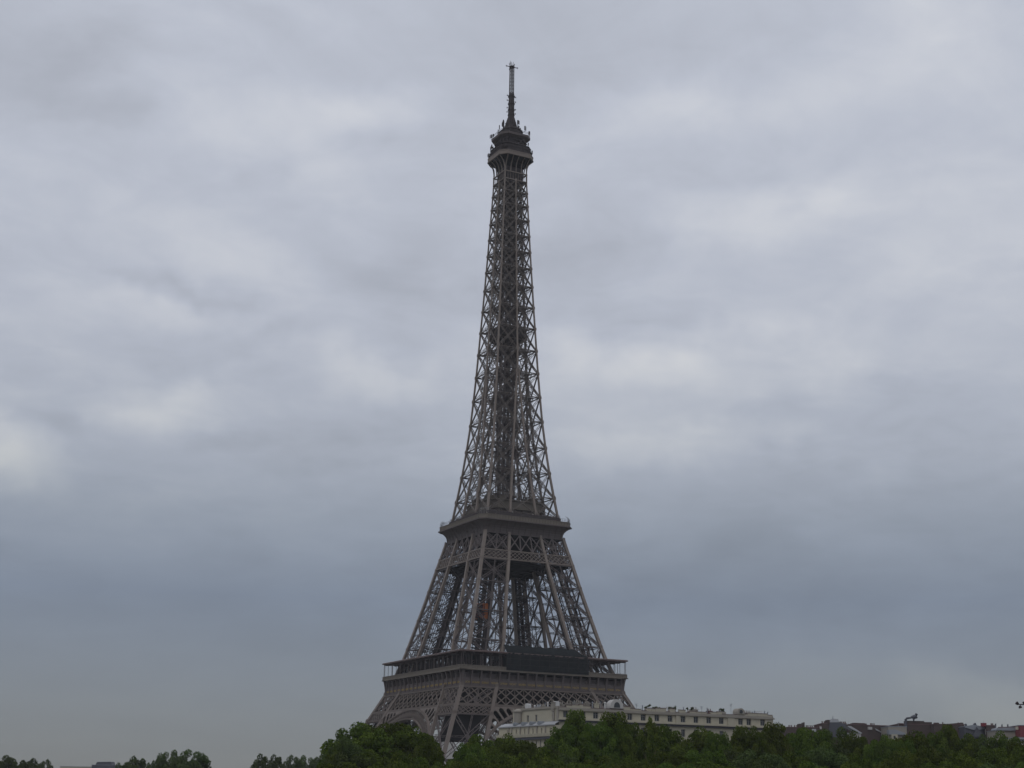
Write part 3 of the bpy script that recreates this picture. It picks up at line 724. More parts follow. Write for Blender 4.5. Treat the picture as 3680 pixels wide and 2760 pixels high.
# ---- summit
Sb = MB()
for k in range(4):
    for z in (265.3, 268.8): Sb.beam(face(k, -5.4, 5.3, z), face(k, 5.4, 5.3, z), 0.5, 0.42, (0, 0, 1))
    for j in range(9): Sb.beam(face(k, -5.0+1.25*j, 5.15, 265.3), face(k, -5.0+1.25*j, 5.15, 268.8), 0.14, 0.14, fn(k), False)
Sb.obj('summit_belt', IRON, tower)
Sd = MB(); Sd.loft([octo(4.3, .6, 264.5), octo(4.3, .6, 275.4)], True, True, True); Sd.obj('summit_core', DARK, tower)
Sf = MB()
sp_ = [(268.9, 5.25, .2), (270.5, 5.3, .3), (272.0, 5.55, .6), (273.2, 6.0, 1.1), (274.2, 6.7, 1.7), (275.4, 8.1, 2.7)]
for k in range(4):
    for t_ in (-1, -.5, 0, .5, 1):
        for (z0, o0, c0), (z1, o1, c1) in zip(sp_[:-1], sp_[1:]):
            Sf.beam(face(k, t_*(o0-c0), o0, z0), face(k, t_*(o1-c1), o1, z1), 0.32, 0.4, fn(k))
Sf.obj('flared_bracket', IRON, tower)
So = MB(); So.loft([octo(4.4, .6, 271.6), octo(5.3, 1.4, 273.6), octo(8.0, 2.75, 275.3)], True); So.obj('gallery_soffit', SHADEM, tower)  # shade beneath the summit gallery put into the soffit colour
Sg = MB()
Sg.loft([octo(s_, 2.8, z) for z, s_ in ((275.4, 7.0), (275.4, 8.35), (275.75, 8.35), (275.8, 8.2), (277.0, 8.2), (277.05, 8.3), (277.4, 8.3), (277.4, 7.6), (275.9, 7.5))], True)
Sg.obj('summit_gallery', IRON, tower)
Sc_ = MB()
Sc_.loft([octo(s_, c, z) for z, s_, c in ((277.3, 7.6, 2.6), (280.4, 7.3, 2.5), (281.6, 6.5, 2.3), (282.4, 5.6, 2.0), (285.2, 5.2, 1.9))], True)
for e in range(8):
    for j in range(7):
        p, q = Vector(octo(8.0, 2.75, 277.4)[e]).lerp(Vector(octo(8.0, 2.75, 277.4)[(e+1) % 8]), j/7), Vector(octo(7.2, 2.5, 281.2)[e]).lerp(Vector(octo(7.2, 2.5, 281.2)[(e+1) % 8]), j/7)
        Sc_.beam(p, q, 0.09, 0.09, caps=False)
for z, s_, c in ((279.4, 7.65, 2.65), (281.0, 7.45, 2.5), (283.6, 6.0, 2.1)): Sc_.loft([octo(s_, c, z), octo(s_, c, z+.18), octo(s_-.9, c*.8, z+.18)], True)
Sc_.obj('observation_cage', DARK, tower)
Sp_ = MB()
Sp_.loft([octo(s_, c, z) for z, s_, c in ((284.9, 5.4, 2.0), (285.6, 7.0, 2.4), (286.6, 7.1, 2.4), (286.6, 5.6, 2.0))], True)
for h_ in (287.3, 287.9):
    r_ = octo(7.0, 2.4, h_)
    for p, q in zip(r_, r_[1:]+r_[:1]): Sp_.beam(p, q, 0.1, 0.1)
Sp_.obj('antenna_platform', IRON2, tower)
Dm = MB()
Dm.loft([octo(s_, s_*.5, z) for z, s_ in ((286.5, 4.7), (289.3, 4.5), (289.6, 4.9), (290.0, 4.4), (291.3, 3.2), (292.6, 2.4), (294.5, 1.9), (296.7, 1.35))], True, False, True)
for k in range(4):
    prev = None
    for t_ in np.linspace(0, 1, 9):
        an = t_*math.pi/2; p = Vector((1, 1, 0)).normalized()*0
        o_ = 6.6-5.2*math.sin(an*1.0); z = 287.0+6.6*(1-math.cos(an))**.8
        pt = Matrix.Rotation(k*math.pi/2, 3, 'Z') @ Vector((o_*.72, o_*.72, z))
        if prev is not None: Dm.truss(prev, pt, 0.5, 0.12, (0, 0, 1), 3)
        prev = pt
Dm.obj('lantern_dome', DARK, tower)
Ms = MB()
Ms.tube([(0, 0, 296.5), (0, 0, 302), (0, 0, 308)], [1.4, 1.3, 1.2], 10)
for z in (297.6, 300, 303, 306.5): Ms.tube([(0, 0, z), (0, 0, z+0.5)], 1.55, 10)
mast = Ms.obj('mast', DARK, tower)
for z in (299, 301, 304.6, 306.9):
    for an in (0.0, math.pi/2, math.pi, -math.pi/2):
        A_ = MB(); d = Vector((math.cos(an), math.sin(an), 0))
        A_.beam(d*1.0+Vector((0, 0, z)), d*2.1+Vector((0, 0, z)), 0.16, 0.16); A_.beam(d*2.1+Vector((0, 0, z-.35)), d*2.1+Vector((0, 0, z+.35)), 0.2, 0.2)
        A_.obj('antenna', DARK, mast)
Tm = MB()
for sx in (-1, 1):
    for sy in (-1, 1): Tm.beam((sx*.66, sy*.66, 308), (sx*.62, sy*.62, 320.6), 0.36, 0.36)
for z in np.arange(308.8, 320.5, 1.7):
    for k in range(4): Tm.beam(face(k, -.6, .6, z), face(k, .6, .6, z), 0.1, 0.12, fn(k), False)
tm = Tm.obj('lattice_mast', DARK, tower)
Td = MB(); Td.tube([(0, 0, 320.5), (0, 0, 320.9), (0, 0, 321.3), (0, 0, 321.7)], [0.6, 1.25, 1.2, 0.6], 10); Td.obj('mast_cap', DARK, tower)
rg = random.Random(3)
for j, (an, l_) in enumerate([(0.4, 2.8), (3.5, 2.8), (1.9, 2.2), (5.2, 2.4), (-1.1+math.pi, 2.6)]):
    A_ = MB(); d = Vector((math.cos(an-TH), math.sin(an-TH), 0)); z = 321.1
    A_.beam(d*1.0+Vector((0, 0, z)), d*l_+Vector((0, 0, z+.1)), 0.24, 0.24)
    A_.beam(d*(l_-.1)+Vector((0, 0, z-.4)), d*(l_-.1)+Vector((0, 0, z+.5)), 0.14, 0.14); A_.beam(d*(l_-.8)+Vector((0, 0, z-.3)), d*(l_-.8)+Vector((0, 0, z+.3)), 0.1, 0.1)
    A_.obj('antenna', DARK, tower)
for j in range(7):
    A_ = MB(); x, y = rg.uniform(-1, 1), rg.uniform(-1, 1); A_.beam((x, y, 321.9), (x, y, 322.6+rg.uniform(.3, 1.7)), 0.1, 0.1); A_.obj('antenna', DARK, tower)
for j in range(84):
    A_ = MB(); lvl = j % 5
    s_, c, z = ((7.2, 2.4, 286.5), (8.0, 2.7, 278.2), (5.4, 2.0, 289.2), (3.0, 1.2, 292.2), (7.3, 2.5, 280.9))[lvl]
    r_ = octo(s_, c, z); e = rg.randrange(8); p = Vector(r_[e]).lerp(Vector(r_[(e+1) % 8]), rg.random())
    h_ = rg.uniform(1.3, 3.4) if lvl != 1 else rg.uniform(1.0, 2.2); wd_ = rg.choice((.25, .35, .55, .5))
    A_.beam(p, p+Vector((0, 0, h_)), 0.1, 0.1); A_.beam(p+Vector((0, 0, h_*.35)), p+Vector((0, 0, h_)), wd_, wd_*.7)
    if rg.random() < .4:
        o_ = Vector((p.x, p.y, 0)).normalized()*.5; A_.beam(p+Vector((0, 0, h_*.5)), p+o_+Vector((0, 0, h_*.5)), .1, .1); A_.beam(p+o_+Vector((0, 0, h_*.2)), p+o_+Vector((0, 0, h_*.9)), .16, .16)
    A_.obj('antenna', DARK, tower)

# ---- orange lift car climbing inside the near leg
def tw(x, y, z): return Matrix.Rotation(TH, 4, 'Z') @ Vector((x, y, z))
lc = tw(-18.2, -17.0, 76.6)
lift = empty('lift_car', lc, 'orange double deck lift car inside the near leg between first and second floors', 'lift', rz=TH)
for z0, m_, nm in ((0.0, ORANGE, 'lower_cabin'), (3.15, ORANGE, 'upper_cabin')):
    C_ = MB()
    C_.loft([[(sx*s_, sy*s_, z0+z) for sx, sy in ((1, -1), (1, 1), (-1, 1), (-1, -1))] for z, s_ in ((0, 1.75), (0.15, 1.9), (2.7, 1.9), (2.9, 1.7))], True, True, True)
    cb_ = C_.obj(nm, m_, lift)
    Wn = MB(); Wn.box(-1.3, -0.1, -1.96, -1.88, z0+1.0, z0+2.3); Wn.box(-1.96, -1.88, -1.5, 1.5, z0+0.6, z0+2.4); Wn.obj('window', MAROON, cb_)
Fm = MB(); Fm.box(-2.0, 2.0, -2.0, 2.0, 2.92, 3.13); Fm.box(-2.0, 2.0, -2.0, 2.0, -0.3, -0.02)
for sx in (-1, 1):
    for sy in (-1, 1): Fm.beam((sx*2.0, sy*2.0, -0.3), (sx*2.0, sy*2.0, 6.3), 0.2, 0.2)
Fm.obj('carriage_frame', DARK, lift)
# ------------------------------------------------------------------ people on the galleries
def make_person_mesh(name, cm, pose):
    me = bpy.data.meshes.new(name)
    lean, arm = pose
    P_ = [(0, 0, .92), (0, .02*lean, 1.15), (0, .05*lean, 1.40), (0, .06*lean, 1.50), (0, .09*lean, 1.58), (0, .10*lean, 1.70),
          (.20, .05*lean, 1.38), (.27, .02, 1.12), (.22, arm, .98 if arm < .2 else 1.18), (-.20, .05*lean, 1.38), (-.27, .02, 1.12), (-.22, arm, .98 if arm < .2 else 1.18),
          (.10, 0, .85), (.11, .02, .48), (.11, -.02, .06), (.11, .12, .03), (-.10, 0, .85), (-.11, .02, .48), (-.11, -.02, .06), (-.11, .12, .03)]
    E_ = [(0, 1), (1, 2), (2, 3), (3, 4), (4, 5), (2, 6), (6, 7), (7, 8), (2, 9), (9, 10), (10, 11), (0, 12), (12, 13), (13, 14), (14, 15), (0, 16), (16, 17), (17, 18), (18, 19)]
    rad = [.15, .15, .15, .06, .105, .085, .065, .05, .04, .065, .05, .04, .09, .065, .045, .035, .09, .065, .045, .035]
    me.from_pydata(P_, E_, []); o = bpy.data.objects.new(name, me); COL.objects.link(o)
    md = o.modifiers.new('skin', 'SKIN')
    for v, r_ in zip(me.skin_vertices[0].data, rad): v.radius = (r_, r_*.8)
    me.skin_vertices[0].data[0].use_root = True
    o.modifiers.new('sub', 'SUBSURF').levels = 1
    out = bpy.data.meshes.new_from_object(o.evaluated_get(bpy.context.evaluated_depsgraph_get())); out.name = name
    bpy.data.objects.remove(o); bpy.data.meshes.remove(me)
    out.materials.clear(); out.materials.append(cm); out.materials.append(SKIN); out.materials.append(CLOTHES[0])
    for p in out.polygons:
        p.use_smooth = True
        p.material_index = 1 if p.center.z > 1.5 else (2 if p.center.z < .88 and abs(p.center.x) < .2 else 0)
    return out
HM = MB(); HM.loft([[(math.cos(a)*r_, .02+math.sin(a)*r_*1.1, z) for a in np.linspace(0, 2*math.pi, 9)[:-1]] for z, r_ in ((1.66, .108), (1.72, .105), (1.78, .075), (1.80, .03))], True, True, True)
hair_me = HM.mesh('hair', HAIR, True)
protos = []
for cm, pose in ((CLOTHES[0], (1.0, .28)), (CLOTHES[1], (.3, .05)), (CLOTHES[2], (.6, .28))): protos.append(make_person_mesh('person', cm, pose))
rp = random.Random(21)
PTXT = ['dark clothes', 'a blue jacket', 'pale clothes']
used_p = {}
def person(k, a, off, z, where, grp):
    q = rp.choices((0, 1, 2), (6, 2, 2))[0]
    p = tw(*face(k, a, off, z)); n = Matrix.Rotation(TH, 3, 'Z') @ fn(k)
    o = bpy.data.objects.new('person', protos[q]); COL.objects.link(o); o.location = p
    o.rotation_euler = (0, 0, math.atan2(n.y, n.x)-math.pi/2+rp.uniform(-.6, .6)); s_ = rp.uniform(.92, 1.06); o.scale = (s_, s_, s_)
    tag(o, 'person in %s %s' % (PTXT[q], where), 'person', grp)
    h_ = bpy.data.objects.new('hair', hair_me); COL.objects.link(h_); h_.parent = o
for k in (0, 1):
    for j in range(22): person(k, -14.6+29.2*j/21+rp.uniform(-.5, .5), 16.55, 118.02, 'at the upper railing of the second floor', 'visitors along the upper railing of the second floor')
    for j in range(9): person(k, rp.uniform(-16.5, 16.5), 19.55, 115.72, 'behind the lower second floor parapet', 'visitors behind the wide parapet of the second floor')
for j in range(6): person(0, 29.2+.95*j, 34.6, 56.28, 'at the open right corner of the first floor', 'visitors at the first floor corner')

# ------------------------------------------------------------------ cream apartment building in front of the right-hand leg
class Facade:
    def __init__(s, p0, p1):
        s.p0 = Vector((p0.x, p0.y, 0)); d = Vector((p1.x-p0.x, p1.y-p0.y, 0)); s.L = d.length; s.ux = d.normalized()
        s.inn = Vector((-s.ux.y, s.ux.x, 0))
        if s.inn.y < 0: s.inn = -s.inn
        s.M = Matrix(((s.ux.x, s.inn.x, 0, s.p0.x), (s.ux.y, s.inn.y, 0, s.p0.y), (0, 0, 1, 0), (0, 0, 0, 1)))
    def hit(s, px, py):
        d = ray(px, py); t_ = (s.p0-CAM).dot(s.inn)/d.dot(s.inn); p = CAM+d*t_
        return (p-s.p0).dot(s.ux), p.z
    def mb(s):
        m = MB(); m.M = s.M; return m
def window(fc, par, sc, z0, z1, wd, name='window', inset=0.28, y0=0.0):
    f_ = fc.mb(); t_ = .09
    x0, x1 = sc-wd/2, sc+wd/2; ya, yb = y0+inset-.06, y0+inset+.04
    f_.box(x0, x0+t_, ya, yb, z0, z1); f_.box(x1-t_, x1, ya, yb, z0, z1); f_.box(x0+t_, x1-t_, ya, yb, z1-t_, z1); f_.box(x0+t_, x1-t_, ya, yb, z0, z0+t_)
    f_.box(sc-.05, sc+.05, ya, yb, z0+t_, z1-t_); f_.box(x0+t_, sc-.05, ya+.02, yb, z0+(z1-z0)*.66, z0+(z1-z0)*.66+.06); f_.box(sc+.05, x1-t_, ya+.02, yb, z0+(z1-z0)*.66, z0+(z1-z0)*.66+.06)
    w_ = f_.obj(name, SHUT, par)
    p_ = fc.mb(); p_.box(x0+.02, x1-.02, yb+.01, yb+.05, z0+.02, z1-.02); p_.obj('pane', GLASSD, w_)
    return w_
def wall_row(m, x0, x1, ya, yb, z0, z1, wins):
    """strip of wall with openings: wins = (centre, width, sill, head)"""
    cur = x0
    for c, wd, zs, zh in sorted(wins):
        m.box(cur, c-wd/2, ya, yb, z0, z1)
        m.box(c-wd/2, c+wd/2, ya, yb, z0, zs); m.box(c-wd/2, c+wd/2, ya, yb, zh, z1)
        m.box(c-wd/2, c+wd/2, yb-.1, yb, zs, zh); cur = c+wd/2
    m.box(cur, x1, ya, yb, z0, z1)
pA, pB, pC = at(1843, 2600, 418), at(2010, 2600, 400), at(2779, 2600, 428)
apt = empty('apartment_building', (0, 0, 0), 'long cream stone apartment building with roof terraces before the right foot of the tower', 'building')
FR = Facade(pB, pC); FL = Facade(pA, pB)
def W_(px, py, f=FR): return f.hit(px, py)
zt = W_(2263, 2545)[1]; zc1 = W_(2263, 2556)[1]; zc0 = W_(2263, 2563)[1]
zwh, zws = W_(2263, 2565)[1], W_(2263, 2588)[1]; zb1, zb0 = W_(2263, 2593)[1], W_(2263, 2601)[1]
xs = [W_(px, 2575)[0] for px in (2032, 2095, 2141, 2216, 2263.6, 2311.8, 2361, 2408, 2454.8, 2501, 2547, 2592, 2661, 2690.7, 2740)]
XR = FR.L; DEP = 13.0
m = FR.mb()
wall_row(m, 0, XR, 0, .6, zb1, zc0, [(x, 1.5, zws, zwh) for x in xs])
rows = []
for q in range(3):
    z1 = zb0-.2-3.4*q; z0 = z1-3.4; rows.append((z0+.7, z0+2.7))
    wall_row(m, 0, XR, 0.05, .6, z0, z1, [(x, 1.25, z0+.7, z0+2.7) for x in xs])
zlow = zb0-.2-3.4*3
m.box(0, XR, .05, .6, .02, zlow)
m.box(.6, XR, .62, DEP, .02, zc0)
m.box(0, .6, .62, DEP, .02, zc0-.1)
m.obj('wall', STONE, apt)
m = FR.mb(); m.box(-.3, XR+.3, -.45, .6, zc0, zc0+.35); m.box(-.1, XR+.1, -.15, .6, zc0+.35, zc1); m.box(-.1, XR+.1, .1, DEP, zc1, zc1+.25)
m.obj('cornice', STONE3, apt)
m = FR.mb(); mc = FR.mb(); rgb = random.Random(8); x = 0.0
while x < XR:
    L_ = rgb.choice((1.2, 2.2, 3.4, 1.6)); x2 = min(XR, x+L_); h_ = zt-rgb.choice((-.35, 0, .5, .5, .15, -.15))
    m.box(x+.02, x2-.02, .15, .55, zc1+.25, h_); mc.box(x-.05, x2+.05, .08, .62, h_, h_+.12); x = x2
m.obj('roof_parapet', STONE2, apt)
mc.obj('coping', COPE, apt)
m = FR.mb(); m.box(-.4, XR+.4, -1.0, .0, zb1-.28, zb1); m.obj('balcony_slab', STONE2, apt)
m = FR.mb(); m.box(-.2, XR+.2, -.5, .05, zb0-.2, zb1-.29); m.obj('dark_ledge_shade', SLATE, apt)  # dark strip painting in the shadow under the balcony slab
m = FR.mb()
for px in (2434, 2620, 2632): 
    x = W_(px, 2575)[0]; m = FR.mb(); m.box(x-.55, x+.55, -.3, -.005, zb1+.01, zc0-.01); m.obj('pilaster', STONE2, apt)
for x in xs: window(FR, apt, x, zws, zwh, 1.5)
for z0, z1 in rows:
    for x in xs: window(FR, apt, x, z0, z1, 1.25, y0=.05)
# arched pediments on the roof line
for px, py, r_, mt in ((2216, 2533, 2.0, PLASTER), (2662, 2548, 1.15, STONE3)):
    x, z = W_(px, py+8); m = FR.mb(); z0 = zt-.2
    pr = [(-r_, z0), (-r_, z0+.5)] + [(-r_*math.cos(t_), z0+.5+r_*.95*math.sin(t_)) for t_ in np.linspace(.1, math.pi-.1, 9)] + [(r_, z0+.5), (r_, z0)]
    m.loft([[(x+a, y, z) for a, z in pr] for y in (-.2, 2.4)], True, True, True)
    d_ = m.obj('round_dormer', mt, apt)
    m = FR.mb(); m.loft([[(x+a*.45, y, z0+.2+(z-z0)*.6) for a, z in pr] for y in (-.26, -.205)], True, True, True); m.obj('pane', GLASSD, d_)
# things on the roof terraces
def roof_item(kind, px, h_, wd, mt=None, f=FR, zz=None, dy=2.0):
    x = f.hit(px, 2550)[0]; z = (zt if zz is None else zz); m = f.mb()
    if kind == 'chimney':
        m.box(x-wd/2, x+wd/2, dy, dy+1.0, z-1.5, z+h_); m.box(x-wd/2-.12, x+wd/2+.12, dy-.12, dy+1.12, z+h_, z+h_+.15)
        n_ = max(1, int(wd/.6))
        for j in range(n_): m.tube([(x-wd/2+wd*(j+.5)/n_, dy+.5, z+h_+.15), (x-wd/2+wd*(j+.5)/n_, dy+.5, z+h_+.75)], [.17, .13], 6)
        return m.obj('chimney', mt or STONE2, apt)
    if kind == 'housing':
        m.loft([[(x-wd/2*k, dy, z_), (x+wd/2*k, dy, z_), (x+wd/2*k, dy+1.4, z_), (x-wd/2*k, dy+1.4, z_)] for z_, k in ((z-1.5, 1), (z+h_*.7, 1), (z+h_, .7))], True, True, True)
        return m.obj('roof_housing', mt or PLASTER, apt)
    if kind == 'frame':
        for xx in (x-wd/2, x, x+wd/2):
            for yy in (dy, dy+2.5): m.beam((xx, yy, z-1), (xx, yy, z+h_), .09, .09)
        for yy in (dy, dy+2.5): m.beam((x-wd/2, yy, z+h_), (x+wd/2, yy, z+h_), .1, .1)
        for xx in np.linspace(x-wd/2, x+wd/2, 6): m.beam((xx, dy, z+h_), (xx, dy+2.5, z+h_), .06, .06)
        return m.obj('terrace_frame', WHITEM, apt)
    if kind == 'aerial':
        m.beam((x, dy, z-1), (x, dy, z+h_), .07, .07)
        for q in range(4): m.beam((x-.5+.05*q, dy, z+h_-.2*q), (x+.5-.05*q, dy, z+h_-.2*q), .05, .05)
        return m.obj('aerial', ZINC, apt)
    if kind == 'vent':
        m.tube([(x, dy, z-1), (x, dy, z+h_), (x, dy, z+h_+.02), (x, dy, z+h_+.3)], [wd/2, wd/2, wd*.8, wd*.3], 8)
        return m.obj('roof_vent', mt or ZINC, apt)
for a in (('housing', 2016, 1.1, 1.2, WHITEM), ('chimney', 2003, .7, .8, STONE3), ('chimney', 2060, .5, 1.4, STONE3), ('aerial', 2075, 1.2, 1), ('vent', 2105, 1.0, .3), ('vent', 2142, 1.1, .3), ('aerial', 2300, 1.4, 1), ('vent', 2322, .9, .3), ('chimney', 2285, .4, 1.0, STONE3), ('vent', 2470, .9, .25), ('aerial', 2535, 1.5, 1), ('vent', 2600, .8, .3), ('chimney', 2090, .9, 2.4, STONE3), ('chimney', 2125, .8, 1.2, STONE3), ('frame', 2376, .75, 2.9), ('frame', 2427, 1.0, 2.4), ('chimney', 2510, .5, 2.2, STONE3),
          ('chimney', 2566, .3, 1.4, COPE), ('aerial', 2641, 2.6, 1), ('vent', 2555, 1.0, .25), ('frame', 2748, .9, 1.1), ('vent', 2762, .9, .3), ('vent', 2773, .7, .3), ('vent', 2718, .6, .3), ('vent', 2726, .8, .3), ('chimney', 2700, .3, 3.0, STONE3), ('aerial', 2170, 1.5, 1), ('vent', 2187, 1.2, .5, WHITEM), ('chimney', 2160, .9, 1.0, STONE2)): roof_item(*a)
# planters with shrubs on the terrace edge
def planter(px, wd, h_, seed):
    x = FR.hit(px, 2550)[0]; p = FR.M @ Vector((x, 1.6, zt-.1))
    e_ = empty('planter_shrub', p, 'dark clipped shrub in a trough %s' % PL_TXT[seed], 'plant', 'shrubs on the cream building roof terrace')
    t_ = MB(); t_.box(-wd/2, wd/2, -.3, .3, -.15, .35); t_.obj('trough', STONE3, e_)
    leaf_mesh('foliage', 40+seed, [(random.Random(seed*9+q).uniform(-wd/2, wd/2), random.Random(seed*7+q).uniform(-.2, .2), .45+random.Random(seed*5+q).uniform(0, h_)) for q in range(9)], (.22, .38), 60, .16, LEAF2, e_)
PL_TXT = ['on the cream roof, just right of the tower', 'on the cream roof, left of the terrace frames', 'inside the taller terrace frame of the cream roof', 'in the middle of the cream roof edge', 'on the cream roof, left of the round brown dormer']
def leaf_arrays(seed, centres, prange, per, size, flat=0.0):
    r = np.random.default_rng(seed); C_ = np.array(centres, float); n = len(C_)
    pr = r.uniform(prange[0], prange[1], n)
    d = r.normal(size=(n, per, 3)); d /= np.linalg.norm(d, axis=2, keepdims=True)
    rad = pr[:, None, None]*np.cbrt(r.uniform(.25, 1.0, (n, per, 1)))
    P = (C_[:, None, :]+d*rad*np.array([1, 1, .8])).reshape(-1, 3)
    nrm = (d+r.normal(size=d.shape)*.75).reshape(-1, 3); nrm /= np.linalg.norm(nrm, axis=1, keepdims=True)
    t_ = np.cross(nrm, r.normal(size=nrm.shape)); t_ /= np.linalg.norm(t_, axis=1, keepdims=True); b = np.cross(nrm, t_)
    s_ = size*r.uniform(.6, 1.3, (len(P), 1)); l_ = s_*r.uniform(1.0, 1.6, (len(P), 1))
    V = np.stack([P-t_*s_*.5, P-b*l_*.5, P+t_*s_*.5, P+b*l_*.5], 1)
    ct = r.uniform(0, 1, n)
    tint = np.clip(np.repeat(ct, per)*.65+r.uniform(0, .35, n*per), 0, 1)
    return V, tint
def leaf_me(name, V, tint, m_):
    n = len(V); me = bpy.data.meshes.new(name)
    me.vertices.add(n*4); me.vertices.foreach_set('co', V.reshape(-1).astype(np.float32))
    me.loops.add(n*4); me.loops.foreach_set('vertex_index', np.arange(n*4, dtype=np.int32))
    me.polygons.add(n); me.polygons.foreach_set('loop_start', np.arange(0, n*4, 4, dtype=np.int32))
    at_ = me.attributes.new('tint', 'FLOAT', 'FACE'); at_.data.foreach_set('value', tint.astype(np.float32))
    me.materials.append(m_); me.update(calc_edges=True); return me
def leaf_mesh(name, seed, centres, prange, per, size, m_, parent):
    o = bpy.data.objects.new(name, leaf_me(name, *leaf_arrays(seed, centres, prange, per, size), m_)); COL.objects.link(o); o.parent = parent; return o
for j, (px, wd, h_) in enumerate(((2337, 1.6, .8), (2368, 2.0, .4), (2425, 2.2, .7), (2495, 2.4, .6), (2608, 1.8, .7))): planter(px, wd, h_, j)

# left wing, receding to the left, with a set-back top storey
zt2 = FL.hit(1960, 2540)[1]; z_c = FL.hit(1960, 2548)[1]; z_wh, z_ws = FL.hit(1927, 2569)[1], FL.hit(1927, 2592)[1]; z_m1, z_m0 = FL.hit(1927, 2595)[1], FL.hit(1927, 2607)[1]
m = FL.mb(); L2 = FL.L
xl = [FL.hit(px, 2575)[0] for px in (1897, 1927, 1988)]
wall_row(m, 0, L2-.02, 0, .6, z_m1, z_c, [(x, .95, z_ws, z_wh) for x in xl])
m.box(0, L2-.1, .62, 9, 8.0, z_c)
m.obj('wall', STONE2, apt)
for x in xl: window(FL, apt, x, z_ws, z_wh, .95)
m = FL.mb(); m.box(-.2, L2-.05, -.3, 9, z_c, z_c+.3); m.box(0, L2-.05, .05, .4, z_c+.3, zt2); m.obj('cornice', STONE3, apt)
m = FL.mb(); xt = FL.hit(1867, 2575)[0]
m.tube([(xt, -.3, z_m1), (xt, -.3, z_c-.4)], 1.25, 14); m.tube([(xt, -.3, z_c-.4), (xt, -.3, z_c), (xt, -.3, z_c+.5)], [1.5, 1.45, .4], 14); m.obj('round_turret', STONE3, apt)
X0 = FL.hit(1812, 2620)[0]
m = FL.mb(); m.loft([[(X0, -1.9, z_m0), (X0, .1, z_m1)], [(L2+.6, -1.9, z_m0), (L2+.6, .1, z_m1)]], False); m.box(X0, L2+.6, -2.05, -1.7, z_m0-.3, z_m0); 
m.obj('sloped_roof', ZINCL, apt)
for px in (1870, 1899, 1928.5, 1957.6):
    x = FL.hit(px, 2605)[0]; m = FL.mb()
    m.loft([[(x-.65*math.cos(t_), y, z_m0+.1+.9*math.sin(t_)) for t_ in np.linspace(0, math.pi, 8)] for y in (-2.1, -.4)], True, True, True); m.obj('round_dormer', ZINC, apt)
zf1, zf0 = FL.hit(1904, 2614)[1], FL.hit(1904, 2639)[1]
m = FL.mb(); xsl = [FL.hit(px, 2627)[0] for px in (1843, 1874, 1904, 1934, 1965, 1996)]
wall_row(m, X0, L2+.6, -1.7, -1.1, zf0-.9, z_m0-.3, [(x, .5, zf0, zf1-.5) for x in xsl])
m.box(X0, L2+.6, -1.08, .0, 3.0, z_m0-.3)
zd = FL.hit(1904, 2656)[1]
xs3 = list(np.linspace(X0+.9, L2-.6, 14))
wall_row(m, X0, L2+.6, -1.6, -1.1, zd-4.0, zd-.3, [(x, .55, zd-3.4, zd-.6) for x in xs3])
m.box(X0, L2+.6, -1.6, -1.1, .02, zd-4.0)
m.obj('wall', STONE, apt)
for x in xsl: window(FL, apt, x, zf0, zf1-.5, .5, y0=-1.7)
for x in xs3: window(FL, apt, x, zd-3.4, zd-.6, .55, y0=-1.6)
m = FL.mb()
for px in (1848, 1858, 1889, 1919, 1949, 1980):
    x = FL.hit(px, 2627)[0]; m = FL.mb(); m.box(x-.22, x+.22, -1.95, -1.71, zf0-.05, z_m0-.31); m.obj('pilaster', STONE3, apt)
for xa, xb in ((L2-.9, L2-.1), (L2-2.6, L2-2.0)): m = FL.mb(); m.box(xa, xb, -.35, -.01, z_m1, z_c); m.obj('pilaster', STONE3, apt)
m = FL.mb(); m.box(X0, L2+.6, -2.5, -1.75, zf0-.9, zf0-.1)
for j in range(40): m.box(X0+(L2+.6-X0)*j/40, X0+(L2+.6-X0)*j/40+.2, -2.6, -2.5, zf0-.85, zf0-.05)
m.obj('balcony', STONE2, apt)
m = FL.mb(); m.box(X0-.2, L2+.6, -2.3, -1.61, zd-.3, zf0-.95); m.obj('dark_ledge_shade', SLATE, apt)
for a in (('housing', 1869, 1.5, 1.0, WHITEM), ('chimney', 1858, .6, .8, STONE3), ('aerial', 1938, 1.3, 1), ('vent', 1965, .8, .3), ('vent', 1900, .6, .4, WHITEM), ('chimney', 1910, .3, 2.2, ZINCL), ('vent', 1947, 1.2, .35, WHITEM), ('chimney', 1990, .5, 1.6, STONE3), ('chimney', 1926, .3, 1.2, STONE3)): roof_item(*a, f=FL, zz=zt2)

# ------------------------------------------------------------------ other roofs along the right, and far away on the left
def block(name, label, x0, x1, ytop, depth, mt, pots=(), roof=None, deep=12, potm=POTS, poth=.7, cat='building', zbot=.02, slope=0.0, base_px=None):
    f = Facade(at(x0, ytop, depth), at(x1, ytop, depth+slope)); e_ = empty(name, f.p0, label, cat); e_['_'] = 0; del e_['_']
    inv = Matrix.Translation(-f.p0); f.M = inv @ f.M
    f.ztop = at((x0+x1)/2, ytop, depth+slope/2).z
    m = f.mb(); m.box(0, f.L, 0, deep, zbot, f.ztop); 
    m.obj('wall', mt, e_)
    for px in pots:
        s_, _ = f.hit(px, ytop); m = f.mb()
        m.tube([(s_, .8, f.ztop-.2), (s_, .8, f.ztop+poth*.75), (s_, .8, f.ztop+poth*.76), (s_, .8, f.ztop+poth)], [.2, .16, .24, .2], 7); m.obj('chimney_pot', potm, e_)
    m = f.mb(); m.box(-.1, f.L+.1, -.1, deep, f.ztop, f.ztop+.18); m.obj('coping', COPE if mt in (BRICK,) else ZINC, e_)
    f.e = e_; return f
def addbox(f, name, mt, x0, x1, y0, y1, d0=-.3, d1=3.0):
    a, zb = f.hit(x0, y1); b, zt_ = f.hit(x1, y0); m = f.mb(); m.box(a, b, d0, d1, zb, zt_); return m.obj(name, mt, f.e)
